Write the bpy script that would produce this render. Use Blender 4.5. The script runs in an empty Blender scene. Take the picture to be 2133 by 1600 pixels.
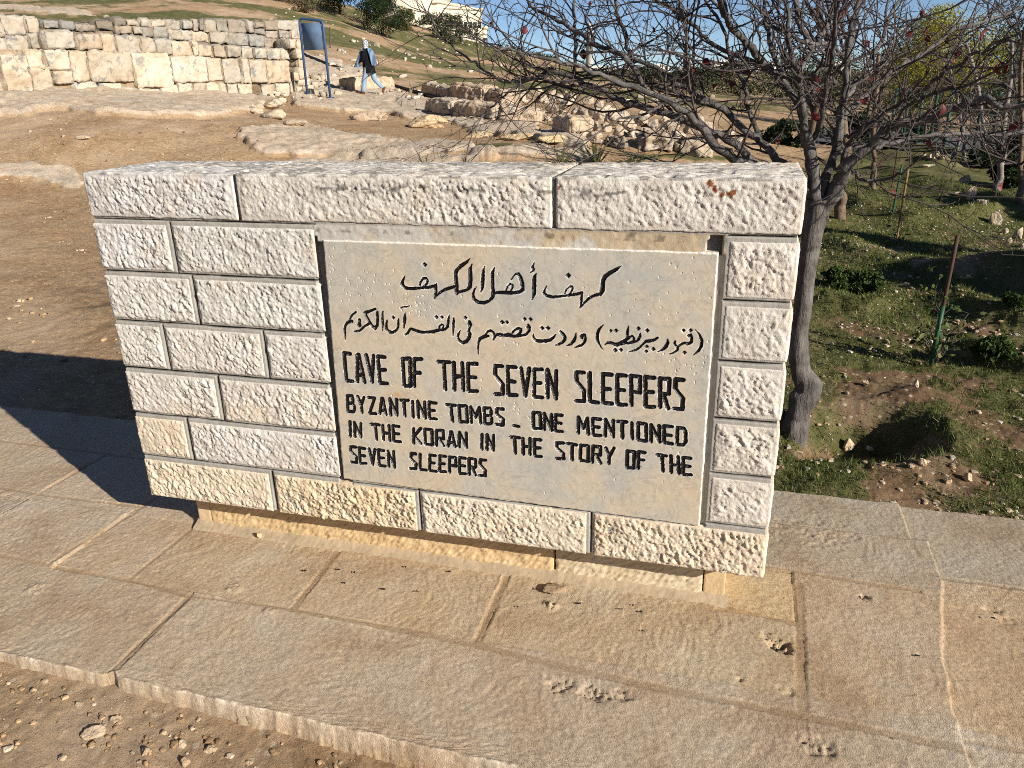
import bpy, math, random
import numpy as np
from mathutils import Vector, Matrix

# ------------------------------------------------------------------ camera, world, sun, exposure
S = bpy.context.scene
CAM = np.array([2.0771, -2.1509, 1.6191]); PITCH, ROLL, YAW, FPX = .3695, -.0249, -.2856, 1633.8
SUN_AZ, SUN_EL = math.radians(-27.0), math.radians(24.3)      # where the sun stands, seen from the scene
cy, sy, cp, sp, cr, sr = math.cos(YAW), math.sin(YAW), math.cos(PITCH), math.sin(PITCH), math.cos(ROLL), math.sin(ROLL)
FWD = np.array([sy*cp, cy*cp, -sp]); _r = np.array([cy, -sy, 0.]); _u = np.cross(_r, FWD)
RIGHT = cr*_r + sr*_u; UP = -sr*_r + cr*_u
cd = bpy.data.cameras.new('camera'); co = bpy.data.objects.new('camera', cd); S.collection.objects.link(co)
cd.sensor_fit = 'HORIZONTAL'; cd.sensor_width = 36; cd.lens = 36*FPX/2133; cd.clip_start = .05; cd.clip_end = 3000
co.matrix_world = Matrix(((RIGHT[0], UP[0], -FWD[0], CAM[0]), (RIGHT[1], UP[1], -FWD[1], CAM[1]), (RIGHT[2], UP[2], -FWD[2], CAM[2]), (0, 0, 0, 1)))
S.camera = co
W = bpy.data.worlds.new('World'); S.world = W; W.use_nodes = True
wn = W.node_tree; bg = wn.nodes['Background']; sk = wn.nodes.new('ShaderNodeTexSky'); sk.sky_type = 'NISHITA'; sk.sun_disc = False
sk.sun_elevation = SUN_EL; sk.sun_rotation = math.pi/2 - SUN_AZ; sk.air_density = .55; sk.dust_density = .08; sk.ozone_density = 2.6; sk.altitude = 800
wn.links.new(sk.outputs[0], bg.inputs[0]); bg.inputs[1].default_value = .064
sl = bpy.data.lights.new('sun', 'SUN'); sl.energy = 5.0; sl.angle = math.radians(.5); sl.color = (1, .935, .835)
so = bpy.data.objects.new('sun', sl); S.collection.objects.link(so)
SUNV = Vector((math.cos(SUN_AZ)*math.cos(SUN_EL), math.sin(SUN_AZ)*math.cos(SUN_EL), math.sin(SUN_EL)))
so.rotation_euler = SUNV.to_track_quat('Z', 'Y').to_euler()
S.view_settings.view_transform = 'Standard'; S.view_settings.look = 'None'; S.view_settings.exposure = .66; S.view_settings.gamma = 1
S.cycles.max_bounces = 6; S.cycles.use_denoising = False; S.cycles.filter_width = .95

# ------------------------------------------------------------------ helpers
rng = np.random.default_rng(7); random.seed(7)
COL = S.collection.objects
def ray(px, py): return FWD + (px-1066.5)/FPX*RIGHT - (py-800)/FPX*UP
def onz(px, py, z=0.): v = ray(px, py); return CAM + v*((z-CAM[2])/v[2])
def ony(px, py, y=0.): v = ray(px, py); return CAM + v*((y-CAM[1])/v[1])
FH = np.array([FWD[0], FWD[1], 0]); FH /= np.linalg.norm(FH)
def onh(px, py, h): v = ray(px, py); return CAM + v*(h/(v@FH))   # at horizontal distance h in front of the camera
def project(P):
    v = P-CAM; d = v@FWD; d = np.where(np.abs(d) < 1e-6, 1e-6, d)
    return 1066.5+FPX*(v@RIGHT)/d, 800-FPX*(v@UP)/d, d
def sstep(a, b, x): t = np.clip((x-a)/(b-a), 0, 1); return t*t*(3-2*t)
def _h(i, j, k, s):
    n = (i*374761393 + j*668265263 + k*2147483647 + s*1274126177) & 0xffffffff
    n = ((n ^ (n >> 13))*1274126177) & 0xffffffff; n = ((n ^ (n >> 16))*2246822519) & 0xffffffff
    return ((n ^ (n >> 15)) & 0xffffff)/float(0x7fffff) - 1.
def vn(P, s=0):
    P = np.asarray(P, float); f = np.floor(P); t = P-f; t = t*t*t*(t*(t*6-15)+10); f = f.astype(np.int64)
    i, j, k = f[..., 0], f[..., 1], f[..., 2]; x, y, z = t[..., 0], t[..., 1], t[..., 2]
    def L(a, b, w): return a+(b-a)*w
    return L(L(L(_h(i, j, k, s), _h(i+1, j, k, s), x), L(_h(i, j+1, k, s), _h(i+1, j+1, k, s), x), y),
             L(L(_h(i, j, k+1, s), _h(i+1, j, k+1, s), x), L(_h(i, j+1, k+1, s), _h(i+1, j+1, k+1, s), x), y), z)
def facet(u, v, s=0):
    # chipped-stone facets: every cell of a jittered lattice is a small tilted plane; returns height and distance to the cell centre
    fu, fv = np.floor(u), np.floor(v); bd = np.full(np.shape(u), 9.); bh = np.zeros(np.shape(u)); z = np.zeros(np.shape(u), np.int64)
    for a in (-1, 0, 1):
        for b in (-1, 0, 1):
            i, j = (fu+a).astype(np.int64), (fv+b).astype(np.int64); cx, cy2 = fu+a+.5+.48*_h(i, j, z, s), fv+b+.5+.48*_h(i, j, z, s+1); d = (u-cx)**2+(v-cy2)**2; k = d < bd
            h = .34*_h(i, j, z, s+2)+1.25*((u-cx)*_h(i, j, z, s+3)+(v-cy2)*_h(i, j, z, s+4)); bh = np.where(k, h, bh); bd = np.where(k, d, bd)
    return bh
def fbm(P, s=0, o=4, g=.5):
    P = np.asarray(P, float); r = 0; a = 1.; q = 0
    for k in range(o): r = r+a*vn(P*(2.03**k)+k*7.3, s+k); q += a; a *= g
    return r/q
def n2(x, y, sc, s=0, o=3, g=.5): return fbm(np.stack([x*sc, y*sc, np.zeros_like(x)+.37], -1), s, o, g)

class MB:
    """collects quads and triangles with one colour attribute and links them as one mesh object"""
    def __init__(s): s.v = []; s.q = []; s.t = []; s.c = []; s.n = 0
    def add(s, V, q=None, t=None, c=(1, 1, 1)):
        V = np.asarray(V, float).reshape(-1, 3); s.v.append(V)
        c = np.asarray(c, float)
        s.c.append(np.broadcast_to(c, (len(V), 3)) if c.ndim == 1 else c)
        if q is not None: s.q.append(np.asarray(q, np.int64).reshape(-1, 4)+s.n)
        if t is not None: s.t.append(np.asarray(t, np.int64).reshape(-1, 3)+s.n)
        s.n += len(V); return s
    def grid(s, P, c=(1, 1, 1), flip=False):
        a, b = P.shape[:2]; I = np.arange(a*b).reshape(a, b)
        q = np.stack([I[:-1, :-1], I[:-1, 1:], I[1:, 1:], I[1:, :-1]], -1).reshape(-1, 4)
        if flip: q = q[:, ::-1]
        c = np.asarray(c, float); c = c.reshape(-1, 3) if c.ndim == 3 else c
        return s.add(P.reshape(-1, 3), q, None, c)
    def box(s, lo, hi, c=(1, 1, 1), M=None):
        V = np.array([[x, y, z] for z in (lo[2], hi[2]) for y in (lo[1], hi[1]) for x in (lo[0], hi[0])], float)
        if M is not None: V = xf(V, M)
        return s.add(V, [[0, 2, 3, 1], [4, 5, 7, 6], [0, 1, 5, 4], [2, 6, 7, 3], [0, 4, 6, 2], [1, 3, 7, 5]], None, c)
    def tube(s, P, R, n=6, c=(1, 1, 1), cap=True):
        P = np.asarray(P, float); m = len(P); R = np.broadcast_to(np.asarray(R, float), (m,))
        T = np.gradient(P, axis=0); T /= np.linalg.norm(T, axis=1)[:, None]+1e-9
        a = np.array([0, 0, 1.]) if abs(T[0, 2]) < .9 else np.array([1., 0, 0]); N = np.empty_like(P)
        a = a-T[0]*(a@T[0]); a /= np.linalg.norm(a)
        for i in range(m):
            a = a-T[i]*(a@T[i]); a = a/(np.linalg.norm(a)+1e-9); N[i] = a
        B = np.cross(T, N); th = np.arange(n)*2*math.pi/n
        V = P[:, None]+R[:, None, None]*(np.cos(th)[None, :, None]*N[:, None]+np.sin(th)[None, :, None]*B[:, None])
        i = np.arange(m-1)[:, None]*n; j = np.arange(n)[None]; k = (j+1) % n
        q = np.stack([i+j, i+k, i+n+k, i+n+j], -1).reshape(-1, 4); V = V.reshape(-1, 3); t = None
        if cap:
            V = np.concatenate([V, P[:1], P[-1:]]); e = m*n; jj = np.arange(n); kk = (jj+1) % n
            t = np.concatenate([np.stack([kk, jj, np.full(n, e)], -1), np.stack([(m-1)*n+jj, (m-1)*n+kk, np.full(n, e+1)], -1)])
        return s.add(V, q, t, c)
    def build(s, name, mat, parent=None, smooth=True, loc=None, attr=True):
        V = np.concatenate(s.v) if s.v else np.zeros((0, 3))
        if loc is not None: V = V-np.asarray(loc)
        q = np.concatenate(s.q) if s.q else np.zeros((0, 4), np.int64); t = np.concatenate(s.t) if s.t else np.zeros((0, 3), np.int64)
        me = bpy.data.meshes.new(name); nq, nt = len(q), len(t)
        me.vertices.add(len(V)); me.vertices.foreach_set('co', V.astype(np.float32).ravel())
        me.loops.add(4*nq+3*nt); me.loops.foreach_set('vertex_index', np.concatenate([q.ravel(), t.ravel()]).astype(np.int32))
        me.polygons.add(nq+nt); me.polygons.foreach_set('loop_start', np.concatenate([np.arange(nq)*4, 4*nq+np.arange(nt)*3]).astype(np.int32))
        if smooth: me.polygons.foreach_set('use_smooth', np.ones(nq+nt, bool))
        me.update(calc_edges=True); me.validate()
        if attr and len(V):
            C = np.concatenate(s.c); A = me.color_attributes.new('tint', 'FLOAT_COLOR', 'POINT')
            A.data.foreach_set('color', np.concatenate([C, np.ones((len(C), 1))], 1).astype(np.float32).ravel())
        o = bpy.data.objects.new(name, me); COL.link(o)
        if mat: me.materials.append(mat)
        if parent: o.parent = parent
        if loc is not None: o.location = loc
        return o
def xf(V, M): M = np.array(M); return V@M[:3, :3].T+M[:3, 3]
def tag(o, label=None, cat=None, group=None, kind=None):
    if label: o['label'] = label
    if cat: o['category'] = cat
    if group: o['group'] = group
    if kind: o['kind'] = kind
    return o
def empty(name, loc, label=None, cat=None, group=None, rz=0):
    o = bpy.data.objects.new(name, None); COL.link(o); o.location = loc; o.rotation_euler = (0, 0, rz); o.empty_display_size = .1
    return tag(o, label, cat, group, "thing" if cat else None)
def child_local(o, parent):                      # a mesh written in world space keeps its place under its parent (parents here are unrotated)
    o.parent = parent; o.location = -parent.location; return o
def copy_tree(o, parent=None):
    c = o.copy(); COL.link(c); c.parent = parent
    for ch in list(o.children): copy_tree(ch, c)
    return c

# rough stone box: rounded box, every face a fine grid, pushed out by disp(p, n, e) (e = distance to the nearest arris)
def rough_box(mb, lo, hi, step, disp, r=.006, faces='xXyYzZ', c=(1, 1, 1), M=None, cf=None):
    lo = np.array(lo, float); hi = np.array(hi, float); ext = hi-lo
    st = step if isinstance(step, dict) else {k: step for k in 'xXyYzZ'}
    for f in faces:
        ax = 'xyz'.index(f.lower()); a, b = [k for k in range(3) if k != ax]; s = st[f]
        na, nb = max(2, int(ext[a]/s)+2), max(2, int(ext[b]/s)+2)
        A, B = np.meshgrid(np.linspace(lo[a], hi[a], na), np.linspace(lo[b], hi[b], nb), indexing='ij')
        p = np.empty(A.shape+(3,)); p[..., a] = A; p[..., b] = B; p[..., ax] = hi[ax] if f.isupper() else lo[ax]
        rr = np.minimum(r, ext*.45); q = np.clip(p, lo+rr, hi-rr); n = p-q; n /= np.linalg.norm(n, axis=-1)[..., None]+1e-12
        pp = q+n*np.minimum(rr.min(), np.linalg.norm(p-q, axis=-1))[..., None]
        d3 = np.sort(np.minimum(p-lo, hi-p), -1); e = d3[..., 1]
        pp = pp+n*disp(pp, n, e)[..., None]
        cc = c if cf is None else cf(pp)*np.asarray(c)
        if M is not None: pp = xf(pp, M)
        mb.grid(pp, cc, flip=(f.isupper() == (ax == 1)))
    return mb
def cube_sphere(n):
    t = np.tan(np.linspace(-1, 1, n)*math.pi/4); A, B = np.meshgrid(t, t, indexing='ij'); one = np.ones_like(A); out = []
    for ax in range(3):
        for sg in (-1, 1):
            p = np.empty(A.shape+(3,)); p[..., ax] = sg*one; p[..., (ax+1) % 3] = A; p[..., (ax+2) % 3] = B*sg
            out.append(p/np.linalg.norm(p, axis=-1)[..., None])
    return out
def rock(mb, seed, size, n=9, cuts=9, rough=.06, c=(1, 1, 1), M=None, at=(0, 0, 0)):
    g = np.random.default_rng(seed); N = g.normal(size=(cuts, 3)); N /= np.linalg.norm(N, axis=1)[:, None]; D = g.uniform(.55, .9, cuts)
    for p in cube_sphere(n):
        k = (p@N.T)/D; m = np.maximum(k.max(-1), 1.); q = p/m[..., None]
        q = q*(1+rough*1.5*fbm(p*2.2+seed*3.1, seed % 97, 5, .62))[..., None]; q = q*np.asarray(size)*.5
        if M is not None: q = xf(q, M)
        mb.grid(q+np.asarray(at), c)
    return mb
def rotz(a, loc=(0, 0, 0)): return np.array(Matrix.Translation(loc) @ Matrix.Rotation(a, 4, 'Z'))
def rot3(g): 
    from mathutils import Euler
    return np.array(Euler(tuple(g.uniform(-3.1, 3.1, 3))).to_matrix().to_4x4())

# ------------------------------------------------------------------ materials
class NT:
    def __init__(s, name):
        s.m = bpy.data.materials.new(name); s.m.use_nodes = True; s.t = s.m.node_tree; s.b = s.t.nodes['Principled BSDF']
        s.b.inputs['Specular IOR Level'].default_value = .25
        g = s.t.nodes.new('ShaderNodeTexCoord'); s.obj = g.outputs['Object']; s.geo = s.t.nodes.new('ShaderNodeNewGeometry').outputs['Position']
    def n(s, typ, **k):
        o = s.t.nodes.new(typ)
        for a, v in k.items(): setattr(o, a, v)
        return o
    def l(s, a, b): s.t.links.new(a, b)
    def val(s, sock, v):
        if hasattr(v, 'links') or isinstance(v, bpy.types.NodeSocket): s.l(v, sock)
        else: sock.default_value = v
    def noise(s, scale, detail=4, rough=.55, dist=0, co=None, st=None):
        o = s.n('ShaderNodeTexNoise'); o.inputs['Scale'].default_value = scale; o.inputs['Detail'].default_value = detail
        o.inputs['Roughness'].default_value = rough; o.inputs['Distortion'].default_value = dist
        c = co or s.geo
        if st:
            mp = s.n('ShaderNodeMapping'); mp.inputs['Rotation'].default_value = st[0]; mp.inputs['Scale'].default_value = st[1]; s.l(c, mp.inputs[0]); c = mp.outputs[0]
        s.l(c, o.inputs[0]); return o.outputs['Fac']
    def voro(s, scale, out='Distance', co=None, feature='F1', rnd=1):
        o = s.n('ShaderNodeTexVoronoi', feature=feature); o.inputs['Scale'].default_value = scale; o.inputs['Randomness'].default_value = rnd
        s.l(co or s.geo, o.inputs[0]); return o.outputs[out]
    def ramp(s, f, stops, interp='LINEAR'):
        o = s.n('ShaderNodeValToRGB'); o.color_ramp.interpolation = interp; e = o.color_ramp.elements
        while len(e) < len(stops): e.new(.5)
        for a, (p, c) in zip(e, stops):
            a.position = p; a.color = (c, c, c, 1) if not isinstance(c, tuple) else c+(1,)
        s.l(f, o.inputs[0]); return o.outputs[0]
    def mix(s, f, a, b, mode='MIX'):
        o = s.n('ShaderNodeMix', data_type='RGBA', blend_type=mode); s.val(o.inputs[0], f)
        for k, v in ((6, a), (7, b)):
            if isinstance(v, tuple): o.inputs[k].default_value = v+(1,)
            else: s.l(v, o.inputs[k])
        return o.outputs[2]
    def math(s, op, a, b=0., c=0.):
        o = s.n('ShaderNodeMath', operation=op)
        for k, v in enumerate((a, b, c)): s.val(o.inputs[k], v)
        return o.outputs[0]
    def attr(s, name='tint', out='Color'): return s.n('ShaderNodeAttribute', attribute_name=name).outputs[out]
    def sep(s, c): o = s.n('ShaderNodeSeparateColor'); s.l(c, o.inputs[0]); return o.outputs
    def bump(s, pairs):
        prev = None
        for h, dist, st in pairs:
            o = s.n('ShaderNodeBump'); o.inputs['Distance'].default_value = dist; o.inputs['Strength'].default_value = st; s.l(h, o.inputs['Height'])
            if prev: s.l(prev, o.inputs['Normal'])
            prev = o.outputs[0]
        s.l(prev, s.b.inputs['Normal'])
    def out(s, col, rough=.85, spec=None):
        if isinstance(col, tuple): s.b.inputs['Base Color'].default_value = col+(1,)
        else: s.l(col, s.b.inputs['Base Color'])
        s.val(s.b.inputs['Roughness'], rough)
        if spec is not None: s.b.inputs['Specular IOR Level'].default_value = spec
        return s.m
def stone_mat(name, cols, sc=9., fine=160., bd=.003, tint=True, rough=.9, spots=None, med=35.):
    m = NT(name); f = m.noise(sc, 5, .6); c = m.ramp(f, list(zip((.3, .5, .7), cols)))
    c = m.mix(m.ramp(m.noise(fine, 3, .7), [(.35, .8), (.65, 1.1)]), (0, 0, 0), c, 'MIX') if False else c
    c = m.mix(.35, c, m.ramp(m.noise(fine, 3, .7), [(.3, .62), (.7, 1.)]), 'MULTIPLY')
    if spots: c = m.mix(m.ramp(m.noise(spots[1], 6, .7, .3), [(spots[2], 0.), (spots[2]+.06, 1.)]), c, spots[0])
    if tint: c = m.mix(1., c, m.attr(), 'MULTIPLY')
    m.bump([(m.noise(med, 4, .6), bd*2, .7), (m.noise(fine, 4, .7), bd, .8)])
    return m.out(c, rough)
def plain(name, col, rough=.6, spec=.3, var=.15, sc=20., tint=False, bump=0.):
    m = NT(name); c = m.mix(1., col, m.ramp(m.noise(sc, 4), [(.3, 1-var*2), (.7, 1.)]), 'MULTIPLY')
    if tint: c = m.mix(1., c, m.attr(), 'MULTIPLY')
    if bump: m.bump([(m.noise(sc*4, 4), bump, .7)])
    return m.out(c, rough, spec)
# ================================================================== the inscribed stone wall
WW = 2.2334; ZL = [1.375, 1.219, 1.043, .868, .692, .516, .344, .175]; TH = .385
def hewn(seed, amp=.0066, ang=-58, margin=.014, top_margin=0.):
    a = math.radians(ang); ca, sa = math.cos(a), math.sin(a)
    def f(p, n, e):
        u = p[..., 0]*ca+p[..., 2]*sa+p[..., 1]*.3; v = -p[..., 0]*sa+p[..., 2]*ca+p[..., 1]*.9; w = p[..., 1]*.7-p[..., 0]*.2
        wob = .006*vn(p*45, seed+31)+.003*vn(p*130, seed+32)
        m = sstep(margin*.35, margin, e+wob)
        A = np.stack([u/.030, v/.0145, w/.02], -1); B = np.stack([u/.015, v/.0085, w/.01], -1); Cc = np.stack([u/.008, v/.005, w/.006], -1)
        wu = .5*vn(A*1.3, seed+21); f1 = facet(u/.026+wu, v/.014+.4*vn(B, seed+22), seed); f2 = facet(u/.0105+wu, v/.0065, seed+40); r3 = vn(Cc, seed+9); big = vn(p/.07, seed+13)
        h = (.62*f1+.46*f2+.25*r3+.30*big+.22*vn(B*.8, seed+5))*(1-.72*np.clip(np.abs(n[..., 0]), 0, 1))
        low = .0009*vn(np.stack([u/.02, v/.004, w/.01], -1), seed+3)
        return m*(.0025+amp*h*(.9+.3*vn(p/.16, seed+17)))+(1-m)*low-.0015*(1-sstep(0, .004, e))
    return f
def pecked(seed):                                        # cap tops and plinth: fine rows of chisel pecks
    def f(p, n, e):
        A = np.stack([p[..., 0]/.030, p[..., 1]/.0095, p[..., 2]/.007], -1); return .0085*np.minimum(vn(A, seed)+.12, .0)*1.6+.0022*vn(A*2.1, seed+7)+.003*vn(p/.05, seed+2)-.002*(1-sstep(0, .006, e+.003*vn(p*80, seed+4)))
    return f
def cap_disp(seed):
    h = hewn(seed, .0060, -52, .022); t = pecked(seed+50)
    def f(p, n, e):
        w = np.clip(np.abs(n[..., 2]), 0, 1)
        return h(p, n, e)*(1-w)+t(p, n, e)*w
    return f
M_HEWN = None
def hewn_mat():
    m = NT('hewn_limestone'); c = m.ramp(m.noise(11, 5, .6), [(.3, (.50, .46, .41)), (.5, (.60, .57, .525)), (.72, (.67, .65, .61))])
    c = m.mix(m.ramp(m.noise(5, 4, .6, .4), [(.52, 0.), (.75, .5)]), c, (.60, .47, .31))
    c = m.mix(m.ramp(m.noise(60, 5, .75), [(.62, 0.), (.72, .55)]), c, (.25, .23, .2))
    c = m.mix(.3, c, m.ramp(m.noise(240, 3, .7), [(.3, .6), (.7, 1.)]), 'MULTIPLY'); c = m.mix(1., c, m.attr(), 'MULTIPLY')
    m.bump([(m.noise(150, 4, .65), .003, .7), (m.noise(420, 3, .6), .0012, .7)]); return m.out(c, .9)
M_HEWN = hewn_mat()
M_MORTAR = stone_mat('grey_mortar', ((.30, .28, .25), (.37, .35, .31), (.42, .39, .34)), 14, 300, .0012)
wall = empty('sign_wall', (WW/2, .19, 0), 'low wall of rough hewn pale limestone blocks carrying the engraved marble plaque', 'stone wall')
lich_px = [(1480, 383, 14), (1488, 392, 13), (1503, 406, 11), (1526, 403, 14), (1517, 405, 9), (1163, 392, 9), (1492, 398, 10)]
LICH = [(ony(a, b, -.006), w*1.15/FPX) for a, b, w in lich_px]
def cap_col(p):
    c = np.ones(p.shape); f = 1+.35*vn(p*260, 3)
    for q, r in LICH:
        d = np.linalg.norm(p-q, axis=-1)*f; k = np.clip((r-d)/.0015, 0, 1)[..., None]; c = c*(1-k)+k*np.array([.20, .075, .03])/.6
    # soot-dark lichen in a wandering band under the top arris
    b = np.exp(-((p[..., 2]-1.335-.012*vn(p*np.array([4, 4, 0]), 8))/.012)**2)*sstep(.0, .22, fbm(p*np.array([30, 30, 85]), 41, 4))*sstep(-.25, .15, fbm(p*np.array([3., 3, 3]), 44, 2))*(p[..., 1] < .02)
    c = c*(1-.72*b[..., None])
    t = sstep(.08, .3, vn(p*np.array([42, 130, 0])+3.3, 47)+.5*vn(p*np.array([9, 9, 0]), 48)-.15)*(p[..., 2] > 1.362); return c*(1-.5*t[..., None])  # shade of the chisel pecks painted on the cap tops as dark dashes
caps = [(.0, .5645, 11, (.97, .97, .98)), (.5735, 1.574, 12, (1.0, .98, .94)), (1.585, WW, 13, (1.02, .99, .95))]
for x0, x1, sd, tc in caps:
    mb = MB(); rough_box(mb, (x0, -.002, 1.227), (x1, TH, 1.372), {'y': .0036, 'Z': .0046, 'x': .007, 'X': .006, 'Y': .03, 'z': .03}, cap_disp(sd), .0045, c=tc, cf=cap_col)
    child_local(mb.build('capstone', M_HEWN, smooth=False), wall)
g_ = .0105
rows = {1: [(0, .30), (.30, .836), (2.046, WW)], 2: [(0, .35), (.35, .838), (2.046, WW)], 3: [(0, .196), (.196, .59), (.59, .836), (2.046, WW)],
        4: [(0, .382), (.382, .834), (2.046, WW)], 5: [(0, .222), (.222, .832), (2.046, WW)], 6: [(0, .543), (.543, 1.106), (1.106, 1.694), (1.694, WW)]}
tints = {1: [(1, 1, 1.02), (.97, .98, .97), (1.06, 1.02, .97)], 2: [(1, 1, .98), (1, 1.01, .99), (1.03, 1.0, .95)], 3: [(1, 1, .97), (1, .98, .95), (1.02, 1.02, 1.), (1.05, 1.02, .97)],
         4: [(1.02, 1., .96), (1.03, 1, .95), (1.03, .99, .93)], 5: [(1.08, .98, .82), (1.02, 1.01, 1), (1.04, .99, .92)], 6: [(1.1, .98, .8), (1.1, .95, .72), (1.1, 1., .85), (1.09, .96, .79)]}
mb = MB(); joints = []
for r, bl in rows.items():
    z1, z0 = ZL[r], ZL[r+1]
    for k, (x0, x1) in enumerate(bl):
        sd = r*17+k*5; wide = (k == len(bl)-1 and r < 6)
        zt = z1-g_ if not (r == 6) else z1-.012
        lo = (x0+(0 if x0 == 0 else g_), .0, z0+(g_ if r < 6 else 0)); hi = (x1-(0 if x1 == WW else g_), .19, zt)
        if 0 < x0 < .8 or r == 6 and x0 > 0: joints.append((x0, z0, x0, z1))
        sr = np.random.default_rng(sd)
        d = hewn(sd, sr.uniform(.0052, .0068)*(1.25 if r == 6 else 1), sr.uniform(-66, -44), .022 if wide else sr.uniform(.009, .014))
        fs = 'y'+('x' if x0 == 0 else '')+('X' if x1 == WW else '')+'zZ'
        ch = (lambda p: 1-.75*(sstep(.42, .6, fbm(p*45, 77, 3))*sstep(.5, .62, (p[..., 0]-.543)/(1.106-.543)*.3+.45))[..., None]*np.array([.8, .9, 1.])) if (r == 6 and k == 1) else None
        rough_box(mb, lo, hi, {'y': .0036, 'x': .007, 'X': .006, 'z': .012, 'Z': .012}, d, .0035, fs, tints[r][k], cf=ch)
for r in range(1, 7):
    joints.append((0, ZL[r], .838, ZL[r])); joints.append((2.05, ZL[r], WW, ZL[r]))
joints.append((.82, .333, 2.05, .333))
child_local(mb.build('block_facing', M_HEWN, smooth=False), wall)
# back half of the wall: coarse blocks
mb = MB()
for r in range(1, 7):
    for x0, x1 in [(0, .7-.2*(r % 2)), (.7-.2*(r % 2), 1.5-.3*(r % 2)), (1.5-.3*(r % 2), WW)]:
        rough_box(mb, (x0+.006*(x0 > 0), .205, ZL[r+1]+.006), (x1-.006*(x1 < WW), TH, ZL[r]-.006), .014, hewn(r*7+int(x0*9), .008), .006, 'YxXzZ')
mb.box((.02, .025, .178), (WW-.02, TH-.012, 1.23), (.5, .5, .5)); child_local(mb.build('rear_facing', M_HEWN), wall)
# mortar sheet with raked dark joint lines
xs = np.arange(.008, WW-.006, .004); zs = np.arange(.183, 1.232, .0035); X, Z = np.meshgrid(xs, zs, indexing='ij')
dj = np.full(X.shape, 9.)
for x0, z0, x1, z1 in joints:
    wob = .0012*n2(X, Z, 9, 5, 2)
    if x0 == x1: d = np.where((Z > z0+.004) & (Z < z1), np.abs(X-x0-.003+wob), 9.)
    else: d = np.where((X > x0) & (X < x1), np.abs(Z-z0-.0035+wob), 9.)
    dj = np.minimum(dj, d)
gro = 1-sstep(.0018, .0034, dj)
Yv = .0018+.0010*n2(X, Z, 120, 2, 3)+.009*gro
gap = (X > .815) & (X < .862) & (Z < 1.185) & (Z > .325); Yv = np.where(gap, .034, Yv)
side = (X > 2.026) & (X < 2.048) & (Z < 1.18); Yv = np.where(side, .010+.002*n2(X, Z, 60, 4), Yv)
strip = (X > .83) & (X < 2.045) & (Z > 1.17) & (Z < 1.225); Yv = np.where(strip, .003+.0015*n2(X, Z, 70, 9), Yv)
hole = (X > 2.0+.01*n2(X, Z, 40, 3)) & (X < 2.04) & (Z > 1.17) & (Z < 1.222); Yv = np.where(hole, .05, Yv)
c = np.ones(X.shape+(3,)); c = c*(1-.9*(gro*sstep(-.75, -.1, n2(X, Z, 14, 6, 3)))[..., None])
warm = (strip & ~hole)*sstep(-.2, .4, n2(X, Z, 12, 61)+.8*(X-1.45))
c = c*(1-warm[..., None]*np.array([.05, .2, .4]))*(1+.35*strip[..., None]); c = c*(1-.5*(strip*sstep(.1, .4, n2(X, Z, 30, 62, 4))*(Z > 1.2))[..., None])
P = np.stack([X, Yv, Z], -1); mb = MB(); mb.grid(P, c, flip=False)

for x in (.569, 1.5795): mb.box((x-.009, .005, 1.225), (x+.009, .37, 1.366), (.8, .8, .8))
for x in (.5655, 1.5765): mb.box((x-.0016, .0035, 1.225), (x+.0016, .37, 1.3675), (.12, .12, .12))
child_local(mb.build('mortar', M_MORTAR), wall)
# recessed plinth with a mortar fillet
M_PLINTH = stone_mat('plinth_stone', ((.50, .39, .24), (.58, .46, .29), (.62, .52, .36)), 9, 220, .0015)
def comb(seed):
    def f(p, n, e):
        u = p[..., 0]*.8+p[..., 2]*.6; v = -p[..., 0]*.6+p[..., 2]*.8; A = np.stack([u/.022, v/.006, p[..., 1]/.01], -1); return sstep(.004, .012, e)*(.002+.0036*vn(A, seed)+.002*vn(A*2, seed+1))
    return f
mb = MB()
for k, (x0, x1, flat, tc) in enumerate([(.105, .165, 1, (1.05, 1, .95)), (.165, 1.548, 0, (1.08, .98, .84)), (1.556, 2.052, 0, (1.06, 1.08, 1.12)), (2.056, 2.125, 1, (1.1, 1.02, .92))]):
    rough_box(mb, (x0, .108, -.03), (x1, .30, .18), {'y': .0045, 'x': .01, 'X': .01, 'Y': .03, 'z': .05, 'Z': .05}, (lambda p, n, e: .0006*vn(p*150, 5)) if flat else comb(91+k), .004, c=tc)
child_local(mb.build('plinth', M_PLINTH), wall)
xs = np.linspace(.098, 2.135, 400); sv = np.linspace(0, 1, 7); X, V = np.meshgrid(xs, sv, indexing='ij'); nz = .006*n2(X, V, 9, 3, 3)
P = np.stack([X, .112-(.045+nz*1.5)*V, .022*(1-V)**1.6+.002+.003*n2(X, V*.2, 60, 4)+.002*n2(X, V*.3, 150, 5)-.006*(V > .95)], -1)
mb = MB(); mb.grid(P, (1.12, .93, .70), flip=True); child_local(mb.build('mortar_fillet', M_MORTAR), wall)

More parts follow.
